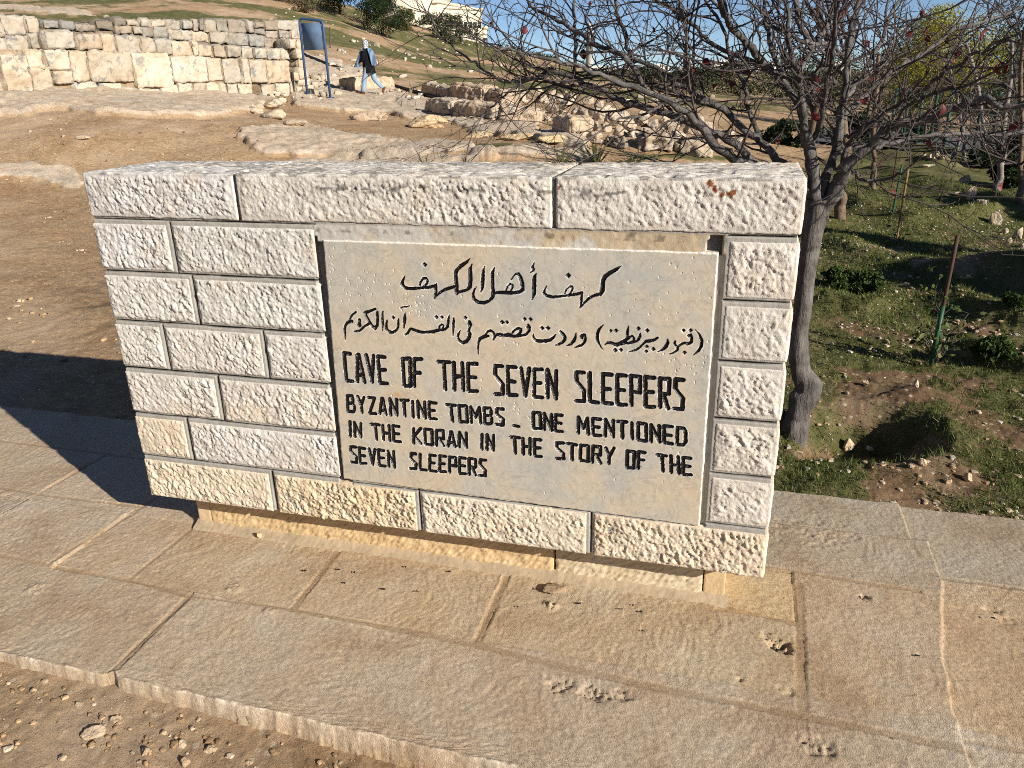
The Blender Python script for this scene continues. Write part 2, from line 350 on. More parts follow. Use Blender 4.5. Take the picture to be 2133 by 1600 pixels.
# ---------------------------------------------------------------- the marble plaque and its carved, black-painted lettering
PY = -.005
def pz(px, py): q = ony(px, py, PY); return q[0], q[2]
def wsc(px, py): v = ray(px, py); return (PY-CAM[1])/v[1]/FPX
CR = [np.array(pz(*p)) for p in ((672, 500), (1497, 527), (715, 998), (1457, 1097))]
nu, nv = 790, 560
U, V = np.meshgrid(np.linspace(0, 1, nu), np.linspace(0, 1, nv), indexing='ij')
PX = ((1-U)*(1-V))[..., None]*CR[0]+(U*(1-V))[..., None]*CR[1]+((1-U)*V)[..., None]*CR[2]+(U*V)[..., None]*CR[3]
edge_w = .0022*n2(PX[..., 0], PX[..., 1], 30, 71, 3)
X0, Z0 = PX[..., 0].copy(), PX[..., 1].copy()
X0[0, :] += edge_w[0, :]*1.5; X0[-1, :] += edge_w[-1, :]; Z0[:, 0] += edge_w[:, 0]; Z0[:, -1] += edge_w[:, -1]
SD = np.full(X0.shape, 1.); LN = np.zeros(X0.shape, int)
xa, xb, zb_, zt_ = X0.min(), X0.max(), Z0.min(), Z0.max()
def seg(line, a, b, ra, rb):
    m = max(ra, rb)+.012; du = (xb-xa); i0 = max(0, int((min(a[0], b[0])-m-xa)/du*nu)-16); i1 = min(nu, int((max(a[0], b[0])+m-xa)/du*nu)+16)
    dv = zt_-zb_; j0 = max(0, int((zt_-max(a[1], b[1])-m)/dv*nv)-14); j1 = min(nv, int((zt_-min(a[1], b[1])+m)/dv*nv)+14)
    if i1 <= i0 or j1 <= j0: return
    px, pz_ = X0[i0:i1, j0:j1]-a[0], Z0[i0:i1, j0:j1]-a[1]; d = np.array(b)-np.array(a); L = d@d+1e-12
    t = np.clip((px*d[0]+pz_*d[1])/L, 0, 1); s = np.hypot(px-t*d[0], pz_-t*d[1])-(ra+t*(rb-ra))
    w = SD[i0:i1, j0:j1]; k = s < w; LN[i0:i1, j0:j1][k & (s < .006)] = line; SD[i0:i1, j0:j1] = np.minimum(w, s)
def stroke(line, ox, oy, pts, sc=200/2133.):
    Q = [(pz(ox+x*sc, oy+y*sc), w*sc*wsc(ox+x*sc, oy+y*sc)*.5) for x, y, w in pts]
    for (a, ra), (b, rb) in zip(Q, Q[1:]): seg(line, a, b, ra, rb)
def dot(line, ox, oy, x, y, size, sc=200/2133.):
    (cx, cz), r = pz(ox+x*sc, oy+y*sc), size*sc*wsc(ox+x*sc, oy+y*sc)*.5
    k = (np.abs(X0-cx) < r*2.2) & (np.abs(Z0-cz) < r*2.2); s = (np.abs(X0-cx)+np.abs(Z0-cz)-r*1.02)*.7
    u = k & (s < SD); LN[u & (s < .006)] = line; SD[u] = s[u]
AR = {
 (1, 820, 530): [[(245,480,15),(200,590,60),(185,670,80),(250,740,70),(370,760,60),(500,755,55),(650,740,50),(780,730,60),(940,690,60)],[(950,640,15),(945,720,50),(940,830,60),(925,900,60),(905,1005,10)],
  [(580,690,40),(600,610,45),(660,530,45),(720,530,55),(755,580,50),(740,650,45),(680,700,45)],[(915,960,20),(1010,860,55),(1120,790,65),(1250,745,65),(1390,705,60)],
  [(1400,860,90),(1400,700,80),(1385,550,80),(1375,420,80),(1400,350,80),(1450,300,80),(1530,230,80),(1620,170,60),(1700,80,8)],[(1400,850,70),(1500,825,50),(1620,790,55),(1690,730,80),(1705,600,80),(1705,450,80),(1700,330,80),(1740,210,8)],
  [(2025,265,8),(1990,370,55),(1985,500,70),(1975,650,80),(1970,720,70),(1935,850,8)],(690,225,110)],
 (1, 980, 530): [[(535,290,8),(490,400,70),(490,550,70),(495,700,70),(505,850,80),(490,950,70),(420,1030,60),(300,1075,70),(180,1070,80),(80,1000,70),(55,900,50),(80,800,40),(135,710,8)],
  [(520,860,50),(640,845,60),(780,850,70),(950,855,65),(1100,830,70),(1160,780,80)],[(1165,790,70),(1150,650,80),(1110,520,85),(1070,440,70),(1020,425,35),(960,480,30),(905,560,25)],
  [(780,810,30),(830,700,30),(880,655,35),(935,680,35),(930,750,35),(900,800,35)],[(1420,175,8),(1385,260,40),(1370,300,45),(1410,325,40),(1390,365,35),(1320,405,12)],[(1465,420,8),(1425,490,70),(1415,620,85),(1412,760,85),(1415,880,75),(1365,1025,8)]],
 (1, 1110, 540): [[(310,590,8),(255,690,35),(245,760,60),(310,810,70),(430,840,55),(570,830,45),(720,810,45),(900,790,50),(1090,745,60)],[(1090,730,40),(1080,850,50),(1070,970,40),(1045,1095,10)],
  [(710,770,25),(740,680,30),(810,610,35),(870,610,50),(880,660,40),(840,740,35),(800,810,35)],[(1050,1090,15),(1140,970,50),(1250,865,55),(1370,800,55),(1490,775,60)],
  [(1500,790,60),(1550,700,80),(1550,580,80),(1560,470,85),(1610,380,90),(1720,300,85),(1850,230,75),(1965,150,8)],(785,365,125)],
 (2, 705, 625): [[(385,265,45),(310,330,45),(265,400,35),(255,440,40)],[(300,470,70),(200,500,60),(150,570,50),(140,660,45),(145,770,30),(155,885,8)],[(465,450,85),(470,500,55),(465,560,90)],
  [(340,695,12),(440,690,45),(500,660,45),(570,590,45),(650,540,55),(690,515,40)],[(820,200,45),(700,245,60),(590,285,70),(620,370,60),(680,470,65),(740,570,70),(810,630,75),(860,560,60),(870,450,60),(862,350,65),(865,270,45)],
  [(985,250,25),(980,400,45),(985,530,45),(975,690,10)],[(1080,450,30),(1060,540,50),(1070,650,60),(1130,710,65),(1200,720,65),(1280,680,55),(1330,600,45),(1330,500,40),(1330,420,25)],(1215,390,95),
  [(1480,290,20),(1475,400,70),(1465,500,60),(1455,630,12)],[(1385,180,22),(1440,153,26),(1510,153,28),(1575,130,15)],[(1480,770,40),(1540,740,50),(1580,660,50),(1610,635,55)],[(1610,640,55),(1720,680,60),(1850,715,55),(2000,715,55),(2130,710,55)]],
 (2, 840, 630): [[(300,640,55),(410,665,55),(600,655,55),(740,625,60),(850,610,50),(930,595,55),(985,540,60),(1000,430,55),(1005,340,45),(1025,270,10)],[(800,600,40),(800,530,40),(850,485,35),(890,510,40),(885,570,35)],(735,330,105),(855,330,95),
  [(1125,330,15),(1115,430,50),(1115,540,50),(1110,640,25),(1105,745,8)],(1378,338,95),[(1470,430,70),(1480,490,95),(1475,570,45),(1455,640,50),(1480,700,80),(1460,790,75),(1400,870,75),(1320,895,75),(1240,850,60),(1210,760,50),(1230,690,40),(1275,610,8)]],
 (2, 985, 640): [[(345,640,50),(260,650,80),(160,700,70),(125,790,40),(115,900,30),(120,1050,8)],[(280,610,40),(330,540,45),(400,520,50),(455,570,50),(475,640,45),(465,700,40),(450,740,12)],
  [(470,700,30),(520,610,50),(600,610,90),(690,630,70),(790,610,90),(860,640,60),(960,640,60),(1080,630,50),(1190,600,50),(1250,520,60),(1245,440,85),(1230,400,60)],[(860,590,45),(920,510,45),(1010,465,50),(1070,490,55),(1060,560,55),(990,620,45)],
  (645,335,105),(757,335,95),(1148,265,100),(1275,272,100),[(1345,600,12),(1345,680,50),(1400,740,65),(1500,755,75),(1620,750,75),(1720,725,70),(1790,670,55),(1840,605,12)],(1537,465,105),(1665,465,110),
  [(1945,540,50),(1990,590,80),(2040,660,75),(2040,720,70),(1990,780,60),(1900,825,50),(1830,845,15)]],
 (2, 1110, 650): [[(955,470,15),(945,560,55),(910,640,65),(850,710,60),(740,755,12)],[(1140,500,55),(1090,530,80),(1075,570,60),(1100,595,30)],[(1150,510,60),(1165,590,45),(1150,670,50),(1090,730,55),(1000,765,45),(925,785,12)],
  [(1575,275,8),(1480,370,55),(1430,480,65),(1430,590,65),(1460,700,50),(1510,785,30),(1565,845,8)],[(1595,735,12),(1650,680,45),(1730,680,55),(1800,710,65),(1870,740,55),(1960,690,70),(2050,640,60),(2130,590,50)],(1725,415,80),(1842,412,105),(1830,850,100),(1952,842,95)],
 (2, 1280, 660): [[(20,610,60),(110,600,70),(150,560,60),(230,520,50),(320,450,40),(400,430,40),(435,480,45),(410,540,40),(330,575,40)],[(310,210,12),(290,310,50),(280,400,45),(280,480,45)],[(60,640,40),(200,590,50),(330,585,50),(450,560,45),(530,510,50),(570,430,50),(575,360,12)],
  (530,260,100),(722,305,105),(1535,305,90),(1690,300,95),(712,660,90),(705,765,90),(862,718,95),(1553,795,95),(140,735,100),[(955,465,50),(890,515,60),(790,535,70),(700,545,60),(640,600,45),(560,680,45),(480,735,40),(300,785,8)],
  [(1180,490,15),(1180,580,70),(1140,670,80),(1070,730,55),(960,775,10)],[(1345,545,40),(1325,590,40),(1350,630,45),(1410,680,45),(1400,740,40),(1320,795,35),(1210,830,15)],[(1430,650,45),(1500,600,50),(1560,580,45),(1630,605,60),(1700,570,65),(1715,490,55),(1690,410,80),(1650,420,70)],
  [(1790,290,8),(1880,390,45),(1935,520,65),(1930,650,65),(1860,760,50),(1740,855,8)]]}
for (ln, ox, oy), ss in AR.items():
    for s_ in ss:
        if isinstance(s_, tuple): dot(ln, ox, oy, *s_)
        else: stroke(ln, ox, oy, s_)
GL = {'A': [[(0, 0), (.42, 1), (.58, 1), (1, 0)], [(.2, .25), (.8, .25)]], 'B': [[(0, 0), (0, 1), (.75, 1), (.9, .85), (.9, .65), (.7, .52), (0, .52)], [(.7, .52), (1, .36), (1, .12), (.8, 0), (0, 0)]], 'C': [[(.95, 1), (.05, 1), (.05, 0), (1, 0)]],
      'D': [[(0, 0), (0, 1), (.75, 1), (1, .8), (1, .2), (.75, 0), (0, 0)]], 'E': [[(.95, 1), (0, 1), (0, 0), (1, 0)], [(0, .5), (.8, .5)]], 'F': [[(1, 1), (0, 1), (0, 0)], [(0, .52), (.85, .52)]], 'H': [[(0, 0), (0, 1)], [(1, 0), (1, 1)], [(0, .5), (1, .5)]],
      'I': [[(.5, 0), (.5, 1)]], 'K': [[(0, 0), (0, 1)], [(1, 1), (.08, .48), (1, 0)]], 'L': [[(0, 1), (0, 0), (1, 0)]], 'M': [[(0, 0), (.05, 1), (.5, .35), (.95, 1), (1, 0)]], 'N': [[(0, 0), (0, 1), (1, 0), (1, 1)]], 'O': [[(0, 0), (0, 1), (1, 1), (1, 0), (0, 0)]],
      'P': [[(0, 0), (0, 1), (1, 1), (1, .45), (0, .45)]], 'R': [[(0, 0), (0, 1), (1, 1), (1, .48), (0, .48)], [(.4, .48), (1, 0)]], 'S': [[(.95, 1), (.1, 1), (.1, .68), (.95, .36), (.95, 0), (0, 0)]], 'T': [[(-.12, 1), (1.12, 1)], [(.5, 1), (.5, 0)]],
      'V': [[(0, 1), (.5, 0), (1, 1)]], 'Y': [[(0, 1), (.5, .45), (1, 1)], [(.5, .45), (.5, 0)]], 'Z': [[(0, 1), (1, 1), (0, 0), (1, 0)]], '_': [[(0, .5), (1, .5)]]}
WORDS = [(3, 'CAVE', (58,33),(312,55),(75,207),(326,222)), (3, 'OF', (393,62),(520,68),(405,237),(508,242)), (3, 'THE', (597,78),(830,95),(610,252),(830,268)), (3, 'SEVEN', (908,103),(1275,132),(912,282),(1275,305)), (3, 'SLEEPERS', (1363,138),(1993,182),(1365,318),(1990,370)),
 (4, 'BYZANTINE', (80,272),(597,315),(88,375),(600,422)), (4, 'TOMBS', (645,322),(975,352),(655,430),(978,455)), (4, '_', (1018,440),(1066,446),(1018,458),(1066,466)), (4, 'ONE', (1127,368),(1307,386),(1130,472),(1307,492)), (4, 'MENTIONED', (1378,392),(2003,457),(1380,500),(2003,570)),
 (5, 'IN', (92,420),(172,430),(95,518),(175,524)), (5, 'THE', (222,434),(390,448),(230,536),(398,549)), (5, 'KORAN', (455,456),(768,483),(458,556),(768,582)), (5, 'IN', (835,488),(920,496),(835,590),(920,598)), (5, 'THE', (1003,505),(1190,522),(1010,610),(1190,632)), (5, 'STORY', (1255,536),(1597,570),(1258,640),(1590,676)), (5, 'OF', (1655,584),(1775,593),(1655,692),(1770,703)), (5, 'THE', (1828,604),(2035,628),(1835,712),(2030,738)),
 (6, 'SEVEN', (97,560),(360,590),(105,660),(365,692)), (6, 'SLEEPERS', (437,597),(877,638),(437,698),(877,740))]
lr = random.Random(5)
for wi, (ln, wd, tl, tr, bl, br) in enumerate(WORDS):
    K = [np.array(pz(690+x*790/2133, 720+y*790/2133)) for x, y in (tl, tr, bl, br)]
    wds = [.30 if ch == 'I' else 1.3 if ch == 'M' else 1. for ch in wd]; gp = .62; tot = sum(wds)+gp*(len(wd)-1); x = 0
    sw = (.0058 if ln == 3 else .0049); ww = np.linalg.norm(K[1]-K[0]); hh = np.linalg.norm(K[0]-K[2])
    for ch, w in zip(wd, wds):
        for pl in GL[ch]:
            pts = []
            for gx, gy in pl:
                u = (x+gx*w)/tot; u = (sw+u*(ww-2*sw))/ww; v = 1-gy; v = (sw+v*(hh-2*sw))/hh if ch != '_' else v
                q = (1-u)*(1-v)*K[0]+u*(1-v)*K[1]+(1-u)*v*K[2]+u*v*K[3]; pts.append(q+np.array([lr.uniform(-.0012, .0012), lr.uniform(-.0012, .0012)]))
            for a, b in zip(pts, pts[1:]): seg(10+wi, a, b, sw*lr.uniform(.92, 1.12), sw*lr.uniform(.92, 1.12))
        x += w+gp
nzs = n2(X0, Z0, 260, 8, 2); nzb = n2(X0, Z0, 75, 18, 3)
sd = SD+.0006*nzs+.0006*nzb
carve = sstep(.0012, -.0035, sd)
pit = np.zeros(X0.shape); pr = np.random.default_rng(3)
cl = [(700, 545, .05, 26), (695, 590, .04, 22), (775, 590, .07, 24), (870, 645, .03, 26), (1400, 590, .09, 34), (1410, 770, .05, 26), (1450, 760, .04, 14), (1060, 850, .06, 40), (1090, 745, .05, 10), (1100, 620, .3, 55), (1000, 900, .4, 60), (1150, 560, .15, 18), (1350, 950, .1, 8)]
for cx, cyy, sp_, nn in cl:
    qx, qz = pz(cx, cyy)
    for _ in range(nn):
        a, b = qx+pr.normal()*sp_, qz+pr.normal()*sp_*.6; r = pr.uniform(.0011, .0032); k = (np.abs(X0-a) < .008) & (np.abs(Z0-b) < .008)
        pit[k] = np.maximum(pit[k], sstep(r*1.3, r*.6, np.hypot((X0[k]-a)*1.3, Z0[k]-b)))
Y = PY+.0052*carve+.0016*pit*(carve < .1)+.0004*n2(X0, Z0, 40, 2)
white = np.clip(np.maximum(pit*.9, sstep(.0036, .0014, np.abs(sd-.0008))*sstep(-.15, .3, n2(X0, Z0, 45, 28, 3))), 0, 1)
black = (sd < .0006+.0022*(n2(X0, Z0, 170, 33, 2)-.15)*(np.clip(SD/-.003, 0, 1)*.7+.3))
ed = np.minimum(np.minimum(U, 1-U)*1.2, np.minimum(V, 1-V)*.83); Y = Y+.004*sstep(.004, .0, ed+.003*n2(X0, Z0, 60, 9, 3)); white = np.maximum(white, .8*sstep(.005, .002, ed+.003*n2(X0, Z0, 60, 9, 3)))
C3 = 1+white[..., None]*np.array([.55, .6, .75])
orange = np.exp(-(((X0-pz(827, 822)[0])/.03)**2+((Z0-pz(827, 822)[1])/.012)**2))*sstep(-.2, .3, n2(X0, Z0, 70, 3, 3)); C3 = C3*(1-orange[..., None]*np.array([.02, .3, .5]))
P = np.stack([X0, Y, Z0], -1); I = np.arange(nu*nv).reshape(nu, nv)
Q = np.stack([I[:-1, :-1], I[:-1, 1:], I[1:, 1:], I[1:, :-1]], -1).reshape(-1, 4)
bf = (black.ravel()[Q].sum(1) >= 2); lf = LN.ravel()[Q].max(1)
def marble():
    m = NT('plaque_marble'); c = m.ramp(m.noise(4.2, 6, .62, .6), [(.3, (.43, .42, .385)), (.44, (.49, .455, .38)), (.56, (.545, .47, .36)), (.72, (.58, .475, .335))])
    v = m.math('ABSOLUTE', m.math('SUBTRACT', m.noise(7, 7, .65, 1.2), .5)); c = m.mix(m.ramp(v, [(.0, .35), (.018, 0.)]), c, (.2, .21, .22))
    c = m.mix(.4, c, m.ramp(m.noise(38, 7, .75, .5), [(.32, .6), (.66, 1.)]), 'MULTIPLY'); c = m.mix(1., c, m.attr(), 'MULTIPLY')
    m.bump([(m.noise(90, 4), .0008, .4)]); return m.out(c, m.ramp(m.noise(30, 4), [(.3, .42), (.7, .6)]), .4)
M_MARBLE = marble()
ip = NT('black_letter_paint'); pc = ip.mix(ip.ramp(ip.noise(120, 4, .7), [(.62, 0.), (.68, .8)]), (.006, .006, .008), (.35, .33, .3)); ip.bump([(ip.noise(180, 4, .6), .003, .8)]); M_PAINT = ip.out(pc, .28, .5)
mb = MB(); mb.add(P.reshape(-1, 3), Q[~bf], None, C3.reshape(-1, 3))
bd = [(I[:, 0], 1), (I[-1, :], 1), (I[::-1, -1], 1), (I[0, ::-1], 1)]
FV = P.reshape(-1, 3)
for ids, _ in bd:
    E0 = FV[ids]; E1 = E0.copy(); E1[:, 1] = .033; G = np.stack([E0, (E0*2+E1)/3, E1], 1); mb.grid(G, (1.25, 1.25, 1.3))
plaque = child_local(mb.build('marble_plaque', M_MARBLE, smooth=False), wall)
plaque['label'] = 'smooth beige marble plaque engraved with black Arabic and English lettering'
for ln in [1, 2]+[10+k for k in range(len(WORDS))]:
    q = Q[bf & (lf == ln)]; ids, inv = np.unique(q.ravel(), return_inverse=True)
    mb = MB(); mb.add(FV[ids], inv.reshape(-1, 4)); o = mb.build('inscription' if ln < 3 else 'engraved_word', M_PAINT, attr=False)
    o.parent = plaque
    o['label'] = ['', 'large black Arabic heading', 'second black Arabic line in brackets and flowing script'][ln] if ln < 3 else 'black engraved %s reading %s in the %s English line' % ('dash' if WORDS[ln-10][1] == '_' else 'word', WORDS[ln-10][1], {3: 'tall first', 4: 'second', 5: 'third', 6: 'short last'}[WORDS[ln-10][0]])
# ================================================================== pavement of limestone slabs
JT = [  # (x0, y0, x1, y1, half width)
 (-4, -.262, .09, -.278, .011), (.09, -.278, .374, -.308, .010), (.374, -.308, .74, -.287, .008), (.74, -.287, 1.40, -.305, .012), (1.40, -.305, 1.86, -.345, .014), (1.86, -.345, 2.74, -.372, .015),
 (.385, -.72, .368, -.306, .013), (-.80, -.73, -.82, -.262, .012), (-.265, -.262, -.205, .40, .010), (.088, -.276, .092, .11, .008), (.752, -.287, .732, .11, .014), (1.398, -.303, 1.388, .11, .014),
 (2.345, -.35, 2.366, .255, .015), (2.10, .082, 2.352, .036, .011), (2.20, .338, 2.745, .312, .010),
 (2.80, .43, 3.6, .405, .012), (-.21, .17, -.76, .155, .009), (-.76, .155, -1.6, .17, .009), (-.76, -.262, -.74, .56, .009), (-4, .56, .2, .55, .009), (2.2, .655, 2.795, .645, .004), (1.2, .38, 1.2, .93, .009), (.2, .38, .2, .93, .009), (-1.6, -.262, -1.6, .56, .01), (3.6, -.72, 3.6, .93, .01), (2.74, -.33, 3.6, -.30, .01)]
st = .0049
xs = np.arange(-2.9, 4.1, st); ys = np.concatenate([np.linspace(-.755, -.66, 74), np.arange(-.652, .945, st)]); X, Y = np.meshgrid(xs, ys, indexing='ij')
dj = np.full(X.shape, 9.); hwj = np.full(X.shape, .01); wobj = .0035*n2(X, Y, 14, 11, 3)+.003*n2(X, Y, 70, 12, 3)
for x0, y0, x1, y1, hw in JT:
    k = (X > min(x0, x1)-.06) & (X < max(x0, x1)+.06) & (Y > min(y0, y1)-.06) & (Y < max(y0, y1)+.06)
    dx, dy = x1-x0, y1-y0; L = dx*dx+dy*dy; t = np.clip(((X[k]-x0)*dx+(Y[k]-y0)*dy)/L, 0, 1)
    d = np.hypot(X[k]-x0-t*dx, Y[k]-y0-t*dy)/1.+wobj[k]-hw
    w = dj[k]; m = d < w; dj[k] = np.where(m, d, w)
jm = sstep(.0015, -.0015, dj)                                   # 1 in the mortar joints
# slab identity for tint and a slight tilt
def slab_id(x, y):
    i = np.zeros(x.shape, int); x = x+.004*n2(x*0, y, 18, 33, 3)*(x > 2.6)-np.clip(y+.2, 0, .63)*.09*(x > 2.6)*(y < .66)
    f = y < -.285; i = np.where(f, np.where(x < -.81, 1, np.where(x < .376, 2, np.where(x < 2.737, 3, 4))), i)
    mdl = ~f & (y < .11+.22*(x > 2.1)); i = np.where(mdl, np.where(x < -.75, 5, np.where(x < -.24, 6, np.where(x < .09, 7, np.where(x < .742, 8, np.where(x < 1.393, 9, np.where((x < 2.35) & ((y < .05) | (x < 2.1)), 10, np.where(x < 2.35, 11, np.where(x < 2.74+.1*np.clip(y, 0, 1), 12, 13)))))))), i)
    b = ~f & ~mdl; i = np.where(b, np.where(x < -.75, 14, np.where(x < .2, 15, np.where(x < 1.2, 16, np.where(x < 2.78, np.where(y < .65, 17, 18), np.where(y < .42, 13, 19))))), i)
    return i
SI = slab_id(X, Y); gr = np.random.default_rng(21); tl_ = gr.normal(size=(24, 2))*.0025; zo = gr.normal(size=24)*.0012; zo[4] = zo[13] = zo[19] = -.012; zo[12] = .002
base = zo[SI]+tl_[SI, 0]*(X-1)*.4+tl_[SI, 1]*Y
ca_ = np.array([.2, .9, -.5, 1.3, .4, 2.0, .7, -.8, 1.0, .5, -.3, .9, .3, 1.2, .8, .1, .6, -.4, .9, .3, 0, 0, 0, 0])[SI]+.35*n2(X, Y, 2, 45, 2); uu, vv = X*np.cos(ca_)+Y*np.sin(ca_), -X*np.sin(ca_)+Y*np.cos(ca_)
tool = vn(np.stack([uu/.0075, vv/.026, X*0], -1), 5)*sstep(-.45, .25, n2(X, Y, 4, 44, 2))
Z = base+.003*n2(X, Y, 7, 4, 4)+.0018*n2(X, Y, 34, 14, 4)+.0019*n2(X, Y, 100, 15, 3, .8)+.0011*tool
lip = sstep(.012, .001, dj)*sstep(.1, .5, n2(X, Y, 5, 91, 3))*(.0035)              # raised chipped lips beside some joints
Z = Z+lip*(1-jm); Z = Z*(1-jm)+jm*(base-.0026+.0012*n2(X, Y, 50, 3))
sp = sstep(.30, .46, n2(X, Y, 3.3, 71, 4))*sstep(-.1, .4, n2(X, Y, 40, 72, 5, .7)); Z = Z-.0035*sp*(1-jm)   # spalled hollows
for px, py, r, dep in [(1625, 1345, .042, .030), (1600, 1325, .035, .008), (1540, 1415, .014, .008), (1800, 1245, .024, .014), (1150, 1262, -.030, -.012), (1165, 1430, .05, .008), (1240, 1445, .055, .011), (1290, 1450, .04, .008), (1640, 1440, .03, .008), (490, 1225, .04, -.005), (75, 1225, .05, -.006), (560, 1275, .03, -.005), (2070, 1265, .03, .012), (2105, 1285, .05, .005), (1920, 1365, .012, .006), (1700, 1555, .06, .008)]:
    q = onz(px, py); d = np.hypot(X-q[0], (Y-q[1])*1.2)/abs(r)*(1+.55*n2(X, Y, 42, 5, 4, .7)); Z = Z-dep*sstep(1., .35, d)*np.clip(.75+1.6*n2(X, Y, 65, 6, 4, .75), -.2, 1.5)
ew = -.708-.022*(X > .38)*np.clip(X-.38, 0, 1.5)*.6+.006*n2(X, Y*0, 5, 8, 3)+.0045*np.clip(n2(X, Y*0, 38, 18, 4), -.2, 1)-.003+.004*n2(X, Z*0+.3, 60, 19, 2)*0+.03*np.exp(-((X-.39)/.02)**2)*.5
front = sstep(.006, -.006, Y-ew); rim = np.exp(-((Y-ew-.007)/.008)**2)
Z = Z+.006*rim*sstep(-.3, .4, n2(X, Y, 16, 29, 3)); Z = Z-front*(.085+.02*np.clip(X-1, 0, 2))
bw = .925+.008*n2(X, Y*0, 9, 28, 3); Z = Z-.09*sstep(-.004, .006, Y-bw)
tn = np.array([[1, 1, 1]]*24, float)*gr.uniform(.88, 1.1, (24, 1)); tn[3] = (.98, .98, .98); tn[2] = (.97, .97, .96); tn[18] = (.86, .9, .92); tn[19] = (.88, .92, .94); tn[11] = (1.12, 1.04, .84); tn[12] = (.98, .94, .88); tn[10] = (1.03, 1.01, .93); tn[13] = (1.06, .99, .88); tn[8] = (1.0, .97, .9); tn[7] = (1.02, .98, .92); tn[9] = (1.02, .98, .9)
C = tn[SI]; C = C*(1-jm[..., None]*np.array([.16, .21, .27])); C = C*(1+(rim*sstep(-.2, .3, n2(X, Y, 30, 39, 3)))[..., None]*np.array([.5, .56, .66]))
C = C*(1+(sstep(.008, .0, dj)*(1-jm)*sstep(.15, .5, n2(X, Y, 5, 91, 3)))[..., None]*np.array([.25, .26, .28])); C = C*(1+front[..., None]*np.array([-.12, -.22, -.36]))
Y = Y+front*(.0045*vn(np.stack([X*70, Y*0, Z*90], -1), 93)+.003*vn(np.stack([X*150, Y*0, Z*150], -1), 94)-.004*front); ste = 0*sstep(.007, .001, np.where((X > 2.70) & (X < 2.84) & (Y < .66), dj+.002, 9.)); C = C*(1+ste[..., None]*np.array([.5, .5, .45])*.7)
def pave_mat():
    m = NT('limestone_paving'); c = m.ramp(m.noise(3.2, 6, .62, .4), [(.34, (.42, .305, .20)), (.47, (.52, .405, .28)), (.58, (.52, .42, .305)), (.72, (.58, .50, .39))])
    c = m.mix(m.ramp(m.noise(1.7, 5, .6, .6), [(.5, 0.), (.72, .5)]), c, (.42, .29, .18)); c = m.mix(m.ramp(m.noise(9, 5, .65), [(.55, 0.), (.8, .45)]), c, (.46, .34, .2))
    c = m.mix(.75, c, m.ramp(m.noise(85, 7, .8), [(.36, .5), (.6, 1.)]), 'MULTIPLY'); c = m.mix(m.ramp(m.noise(42, 5, .8), [(.66, 0.), (.72, .5)]), c, (.12, .1, .085)); c = m.mix(1., c, m.attr(), 'MULTIPLY')
    w = m.n('ShaderNodeTexWave', wave_type='BANDS', bands_direction='X'); w.inputs['Scale'].default_value = 62; w.inputs['Distortion'].default_value = 14; w.inputs['Detail'].default_value = 3; w.inputs['Detail Scale'].default_value = 1.4; m.l(m.geo, w.inputs[0])
    msk = m.math('MULTIPLY', w.outputs['Fac'], m.ramp(m.noise(2.2, 3), [(.4, .25), (.6, 1.)]))
    c = c; m.bump([(msk, .0012, .4), (m.noise(70, 6, .75), .0045, .7), (m.noise(260, 5, .75), .0022, .8)]); return m.out(c, .85, .25)
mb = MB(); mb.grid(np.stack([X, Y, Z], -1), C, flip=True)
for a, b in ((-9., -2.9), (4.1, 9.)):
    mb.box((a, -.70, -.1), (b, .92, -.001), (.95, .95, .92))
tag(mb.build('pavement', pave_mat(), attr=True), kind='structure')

# ================================================================== the terrain: one sheet to the horizon
def at(px, py, d): return CAM+ray(px, py)*d
CP = [(-4, -4, -.10), (0, -4, -.12), (3, -4, -.1), (7, -4, -.1), (-9, -3, .1), (-3.5, -.5, -.06), (0, -.9, -.085), (2, -1, -.11), (4, -1, -.1), (-2.6, 2, -.02), (-1, 1.4, -.03), (1, 1.3, -.05), (2.4, 1.3, -.07), (3.5, 1.2, -.06), (8, 1.5, -.1), (5, 4, -.05), (8, 6, -.05), (3, 5, -.03), (1, 4, .02),
      (-2, 5, .10), (-5, 4, .18), (-9, 4, .55), (-14, 2, 1.2), (-7, 7, .55), (-3.5, 8, .35), (-.5, 7.5, .18), (-11.5, 7, 1.2), (3, 9, 0.), (6, 10, -.05), (5.2, 14.5, .0), (8, 15, 0), (6.8, 21, 0.), (12, 20, -.2), (14, 8, -.4)]
CPX = [(0, 200, 14.2), (300, 195, 16.5), (610, 200, 19.5), (765, 198, 22), (690, 205, 20), (830, 190, 23), (900, 240, 18), (1030, 250, 16.6), (1120, 262, 15.5), (1170, 277, 14), (1060, 315, 11), (870, 262, 15.5), (500, 230, 16), (570, 255, 14), (150, 290, 11.5), (0, 250, 12.5),
       (1400, 300, 12), (1320, 250, 17), (1250, 210, 22), (1300, 190, 30), (1500, 230, 24), (1700, 240, 28), (1500, 190, 60), (1900, 215, 45), (2100, 200, 60),
       (300, 60, 30), (500, 25, 38), (100, 10, 38), (-200, -10, 40), (300, -20, 48), (640, 110, 28), (900, 150, 30), (1000, 165, 30), (850, 110, 40), (700, 45, 45), (760, 60, 48), (950, 112, 50), (1060, 140, 48), (1200, 160, 48), (600, -20, 60), (880, 70, 75), (1010, 112, 85), (1200, 150, 90), (1400, 165, 100), (1800, 165, 120), (2133, 150, 120)]
CP = np.array(CP+[tuple(at(*p)) for p in CPX])
def tps(r): return np.where(r > 1e-9, r*r*np.log(r+1e-12), 0.)
def warp(x, y):                                                # work in log-polar space about the camera so near and far points weigh alike
    dx, dy = x-CAM[0], y-CAM[1]; r = np.hypot(dx, dy)+.3; th = np.arctan2(dx*FH[1]-dy*FH[0], dx*FH[0]+dy*FH[1]); return np.log(r)*1.3, th*1.6
